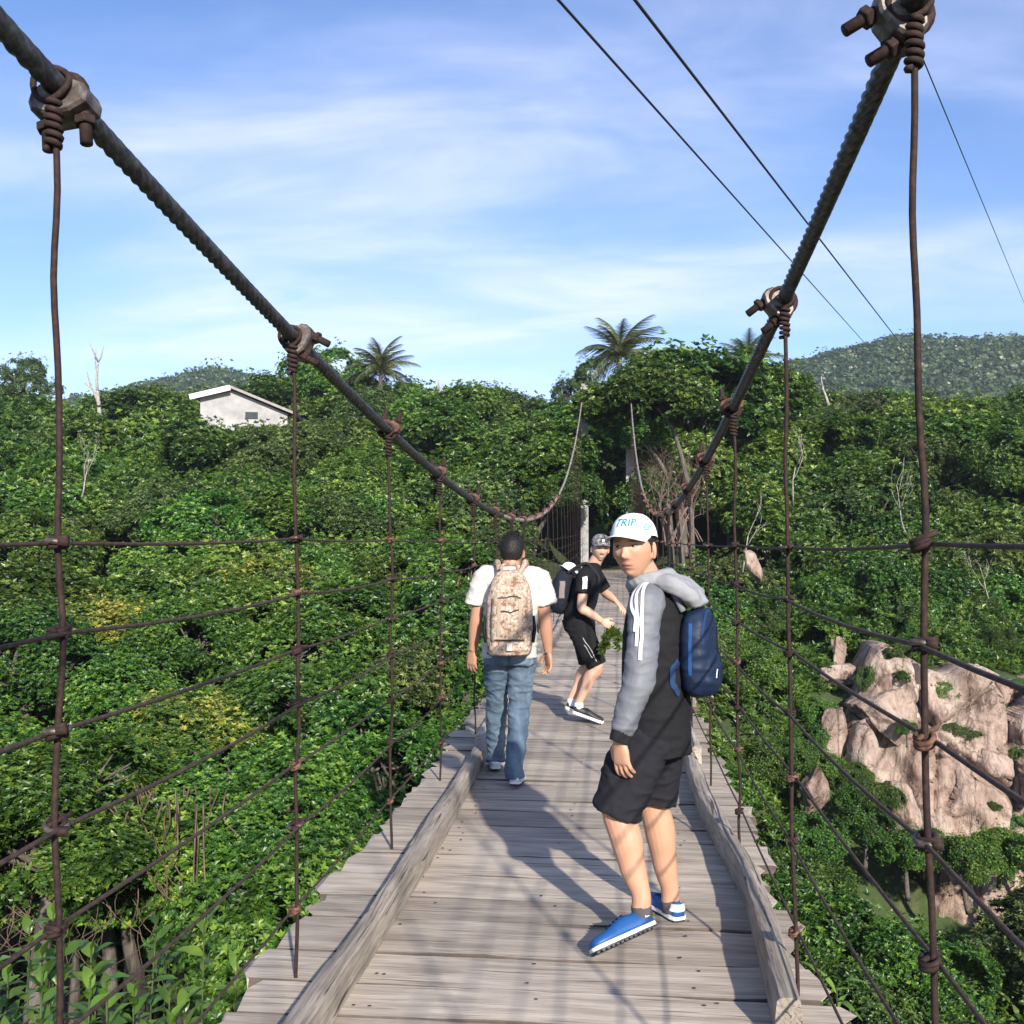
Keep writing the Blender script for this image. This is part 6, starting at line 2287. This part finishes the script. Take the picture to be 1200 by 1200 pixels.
# ---- 3: man in black, stooping on the move, head turned to the camera
def man_black():
    root = person_root(0.6588, 9.3, 'man in black t-shirt, black shorts and grey camouflage cap stepping sideways with a leafy sprig')
    Fv = Vector((0.95, -0.30, 0)).normalized(); Rv = Vector((-0.30, -0.95, 0)).normalized()     # his right is nearest
    hd = Head((0.138, -0.045, 1.565), (0.14, -0.99), pitch=0.05, roll=0.06, k=0.98)
    C = Vector((0.045, 0.0, 1.33))
    shR, shL = C + Rv * 0.185 + Vector((0, 0, -0.005)), C - Rv * 0.185
    elR, wrR = Vector((-0.045, -0.27, 1.045)), Vector((0.135, -0.25, 0.925))
    elL, wrL = Vector((0.205, 0.20, 1.15)), Vector((0.285, 0.06, 1.085))
    pel = Vector((-0.055, 0.0, 0.90))
    hipR, hipL = pel + Rv * 0.085, pel - Rv * 0.085
    knR, anR = Vector((0.105, -0.10, 0.515)), Vector((-0.060, -0.075, 0.185))
    knL, anL = Vector((0.045, 0.09, 0.515)), Vector((-0.115, 0.09, 0.195))
    geos = hd.geo()
    geos.append(ring_loft([(pel + Vector((0, 0, -0.07)), Rv, 0.15, Fv, 0.11), (pel + Vector((0, 0, 0.02)), Rv, 0.165, Fv, 0.12), (pel.lerp(C, 0.4), Rv, 0.145, Fv, 0.105), (pel.lerp(C, 0.78), Rv, 0.168, Fv, 0.112), (C + Vector((0.01, 0, 0.01)), Rv, 0.165, Fv, 0.09), (C + Vector((0.035, 0, 0.08)), Rv, 0.075, Fv, 0.06)]))
    geos.append(tubeg([C + Vector((0.02, 0, 0.03)), C + Vector((0.05, -0.01, 0.11)), hd.c - Vector((0.01, -0.015, 0.06))], [0.068, 0.058, 0.055]))
    for sh, el, wr in ((shL, elL, wrL), (shR, elR, wrR)):
        geos.append(tubeg([sh, sh.lerp(el, 0.5), el, el.lerp(wr, 0.3), wr], [0.053, 0.047, 0.041, 0.041, 0.027]))
    geos += hand_geo(wrR, (0.85, 0.05, -0.45), (0.1, 0.95, -0.2), (0.3, -0.1, 0.9), 0.85, 0.98)
    geos += hand_geo(wrL, (0.55, -0.55, -0.6), (-0.3, 0.1, -0.9), (0.6, 0.6, 0.2), 0.35, 0.98)
    for hip, kn, an in ((hipL, knL, anL), (hipR, knR, anR)):
        geos.append(tubeg([hip, hip.lerp(kn, 0.5), kn + Vector((0.004, 0, 0.0)), kn.lerp(an, 0.30) - Fv * 0.014, kn.lerp(an, 0.65), an, an - Vector((0, 0, 0.03))], [0.09, 0.078, 0.056, 0.058, 0.046, 0.036, 0.036]))
    body = fuse('body', geos, 0.0052, MAT['skin'], root, 2, None, SKIN3, lambda co, col: hd.paint(co, col, True))
    hd.eyes(body)
    hair_cap(hd, root, 0.05, -0.06, 0.005, sides=0.0)
    cap = simple('cap', [cap_geo(hd)], MAT['grey_camo'], root)
    simple('brim', [brim_geo(hd, L=0.060)], MAT['grey_camo'], cap)
    text_on(hd, cap, 'III', R(0), 0.068, 0.030, cap, (0.65, 0.65, 0.65), 'cap_badge')
    BK = (0.012, 0.012, 0.014)
    sg = [ring_loft([(pel + Vector((0, 0, 0.03)), Rv, 0.178, Fv, 0.135), (pel + Vector((0.005, 0, 0.10)), Rv, 0.175, Fv, 0.130), (pel.lerp(C, 0.45), Rv, 0.168, Fv, 0.124), (pel.lerp(C, 0.78), Rv, 0.185, Fv, 0.128), (C, Rv, 0.182, Fv, 0.108), (C + Vector((0.02, 0, 0.07)), Rv, 0.115, Fv, 0.08), (C + Vector((0.032, 0, 0.105)), Rv, 0.074, Fv, 0.066)], 26)]
    for sh, el, s in ((shL, elL, -1), (shR, elR, 1)):
        d = (el - sh).normalized()
        sg.append(tubeg([sh - Rv * 0.08 * s, sh + Vector((0, 0, -0.01)), sh + d * 0.09, sh + d * 0.175], [0.06, 0.076, 0.074, 0.073], 6, 18))
    tee = fuse('t_shirt', sg, 0.008, MAT['cloth'], root, 3, cloth_wr(0.005, 17, 14, 6.0), BK)
    for q in (-1, 0, 1):
        b = shR + Vector((0.022 * q - 0.006, -0.12, 0))
        ribbon_on(tee, 'sleeve_stripe', tee, [b + Vector((0, 0, 0.005)), b + Vector((0.002, -0.01, -0.05)), b + Vector((0.004, -0.02, -0.105))], 0.0135, None, (0.75, 0.75, 0.76), 0.003)
    hg = [ring_loft([(pel + Vector((0.01, 0, 0.11)), Rv, 0.163, Fv, 0.118), (pel, Rv, 0.180, Fv, 0.142), (pel + Vector((0.01, 0, -0.08)), Rv, 0.172, Fv, 0.135)], 24)]
    for hip, kn in ((hipL, knL), (hipR, knR)):
        d = (kn - hip).normalized(); u_ = d.cross(Rv).normalized()
        hg.append(ring_loft([(hip, Rv, 0.092, u_, 0.118), (hip.lerp(kn, 0.5), Rv, 0.092, u_, 0.108), (hip.lerp(kn, 0.95), Rv, 0.086, u_, 0.092), (hip.lerp(kn, 1.0) , Rv, 0.086, u_, 0.092)], 20))
    shorts = fuse('shorts', hg, 0.008, MAT['cloth'], root, 3, cloth_wr(0.005, 18, 14, 8.0), BK)
    ribbon_on(shorts, 'trim', shorts, [hipR + Vector((0.03, -0.2, -0.14)), hipR.lerp(knR, 0.55) + Vector((0.0, -0.2, 0)), hipR.lerp(knR, 0.9) + Vector((0.0, -0.2, 0))], 0.006, None, (0.4, 0.4, 0.4))
    ribbon_on(shorts, 'trim', shorts, [hipR.lerp(knR, 0.45) + Vector((-0.05, -0.2, 0)), hipR.lerp(knR, 0.85) + Vector((-0.05, -0.2, 0))], 0.006, None, (0.4, 0.4, 0.4))
    for an in (anL, anR):
        simple('sock', [tubeg([an + Vector((0, 0, 0.0)), an - Vector((0, 0, 0.03)), an - Vector((0.0, 0, 0.065))], [0.040, 0.043, 0.046], 4, 14)], MAT['cloth'], root, (0.7, 0.7, 0.7))
    for h in ((-0.118, -0.085, 0.092), (-0.175, 0.085, 0.105)):
        shoe(root, h, (h[0] + 0.26, h[1] - 0.02, 0.004), (0, 0, 1), 0.285, (0.025, 0.022, 0.023), sole=(0.80, 0.79, 0.78), tread=(0.70, 0.69, 0.68), lace=(0.05, 0.05, 0.05))
    # pack with a white cap tied on top
    pc = pel.lerp(C, 0.62) - Fv * 0.215 + Vector((0, 0, 0.0))
    M = Matrix((Rv, Fv, (0.0, 0, 1))).transposed() @ Matrix.Rotation(-0.18, 3, 'X')
    pack = fuse('backpack', [ellipsoid(pc, (0.15, 0.095, 0.205), M, 26, 18, 2.6), ellipsoid(pc - Fv * 0.05 + Vector((-0.01, 0, -0.07)), (0.12, 0.07, 0.10), M, 20, 14, 2.5)], 0.008, MAT['cloth'], root, 3, cloth_wr(0.005, 16, 14, 9.0), (0.016, 0.018, 0.026))
    ribbon_on(pack, 'side_panel', pack, [pc + Rv * 0.2 + Fv * 0.05 + Vector((0.0, 0, z)) for z in (0.12, 0.04, -0.05)], 0.05, None, (0.20, 0.17, 0.16), 0.003)
    simple('strap', [tubeg([pc + Rv * 0.07 + Fv * 0.06 + Vector((0, 0, 0.17)), C + Rv * 0.09 - Fv * 0.05 + Vector((0, 0, 0.09)), C + Rv * 0.10 + Fv * 0.03 + Vector((0, 0, 0.075)), C + Rv * 0.12 + Fv * 0.11 + Vector((0, 0, -0.08)), pc + Rv * 0.14 + Fv * 0.12 + Vector((0, 0, -0.16))], [0.016] * 5, 6, 8)], MAT['cloth'], pack, (0.02, 0.02, 0.022))
    h2 = Head(pc + Vector((0.055, -0.03, 0.175)), (-0.7, -0.4), pitch=-0.5, k=0.80)
    # spare cap, its own thing
    hat = put('white_cap', None, loc=root.matrix_basis @ pc, rot=(0, 0, YAW))
    tag(hat, 'white cap hung on the black backpack of the man in black', 'cap')
    h2.c = Vector((0.052, -0.03, 0.165))
    simple('crown', [cap_geo(h2)], MAT['cloth'], hat, (0.80, 0.80, 0.80))
    simple('brim', [brim_geo(h2, L=0.05)], MAT['cloth'], hat, (0.78, 0.78, 0.78))
    # leafy sprig in the near hand
    sp = put('leafy_sprig', None, loc=root.matrix_basis @ (wrR + Vector((0.075, 0.0, -0.05))), rot=(0, 0, YAW))
    tag(sp, 'green leafy sprig dangling from the hand of the man in black', 'sprig')
    rnd = random.Random(4)
    mb = MB()
    tips = []
    for i in range(7):
        e = Vector((rnd.uniform(-0.10, 0.10), rnd.uniform(-0.06, 0.06), rnd.uniform(-0.24, -0.08)))
        pts = catmull([(0, 0, 0.06), (0, 0, -0.02), e * 0.6 + Vector((0, 0, 0.01)), e], 3)
        mb.tube(pts, 0.0028, 5)
        tips += pts[4:]
    put('stem', mb.mesh('stem', MAT['bark'], True), sp)
    rng = np.random.default_rng(3)
    P = np.array([list(p) for p in tips] * 2)
    v, f, ros = leaf_quads(rng, P, rng.normal(size=P.shape) + np.array([0, -0.3, 0.2]), 4, 0.055, 0.026)
    put('foliage', mesh_np('foliage', v, f, MAT['leaf_broad'], False, np.clip(rng.normal(.5, .2, len(f)), 0, 1)), sp)


man_jacket()
man_white()
man_black()
# ------------------------------------------------------------------ air


def haze():
    m = bpy.data.materials.new('air'); m.use_nodes = True
    t = m.node_tree; t.nodes.clear()
    out = N(t, 'ShaderNodeOutputMaterial')
    v = N(t, 'ShaderNodeVolumePrincipled')
    v.inputs['Color'].default_value = (0.80, 0.88, 1.0, 1)
    v.inputs['Density'].default_value = 0.00036
    v.inputs['Anisotropy'].default_value = 0.2
    t.links.new(v.outputs[0], out.inputs['Volume'])
    x0, x1, y0, y1, z0, z1 = -1600, 1600, -130, 2500, -12, 100
    me = MB().box(((x0 + x1) / 2, (y0 + y1) / 2, (z0 + z1) / 2), (x1 - x0, y1 - y0, z1 - z0)).mesh('haze', m)
    tag(put('haze', me), 'thin bluish haze in the air over the valley', 'haze', None, 'stuff')


haze()
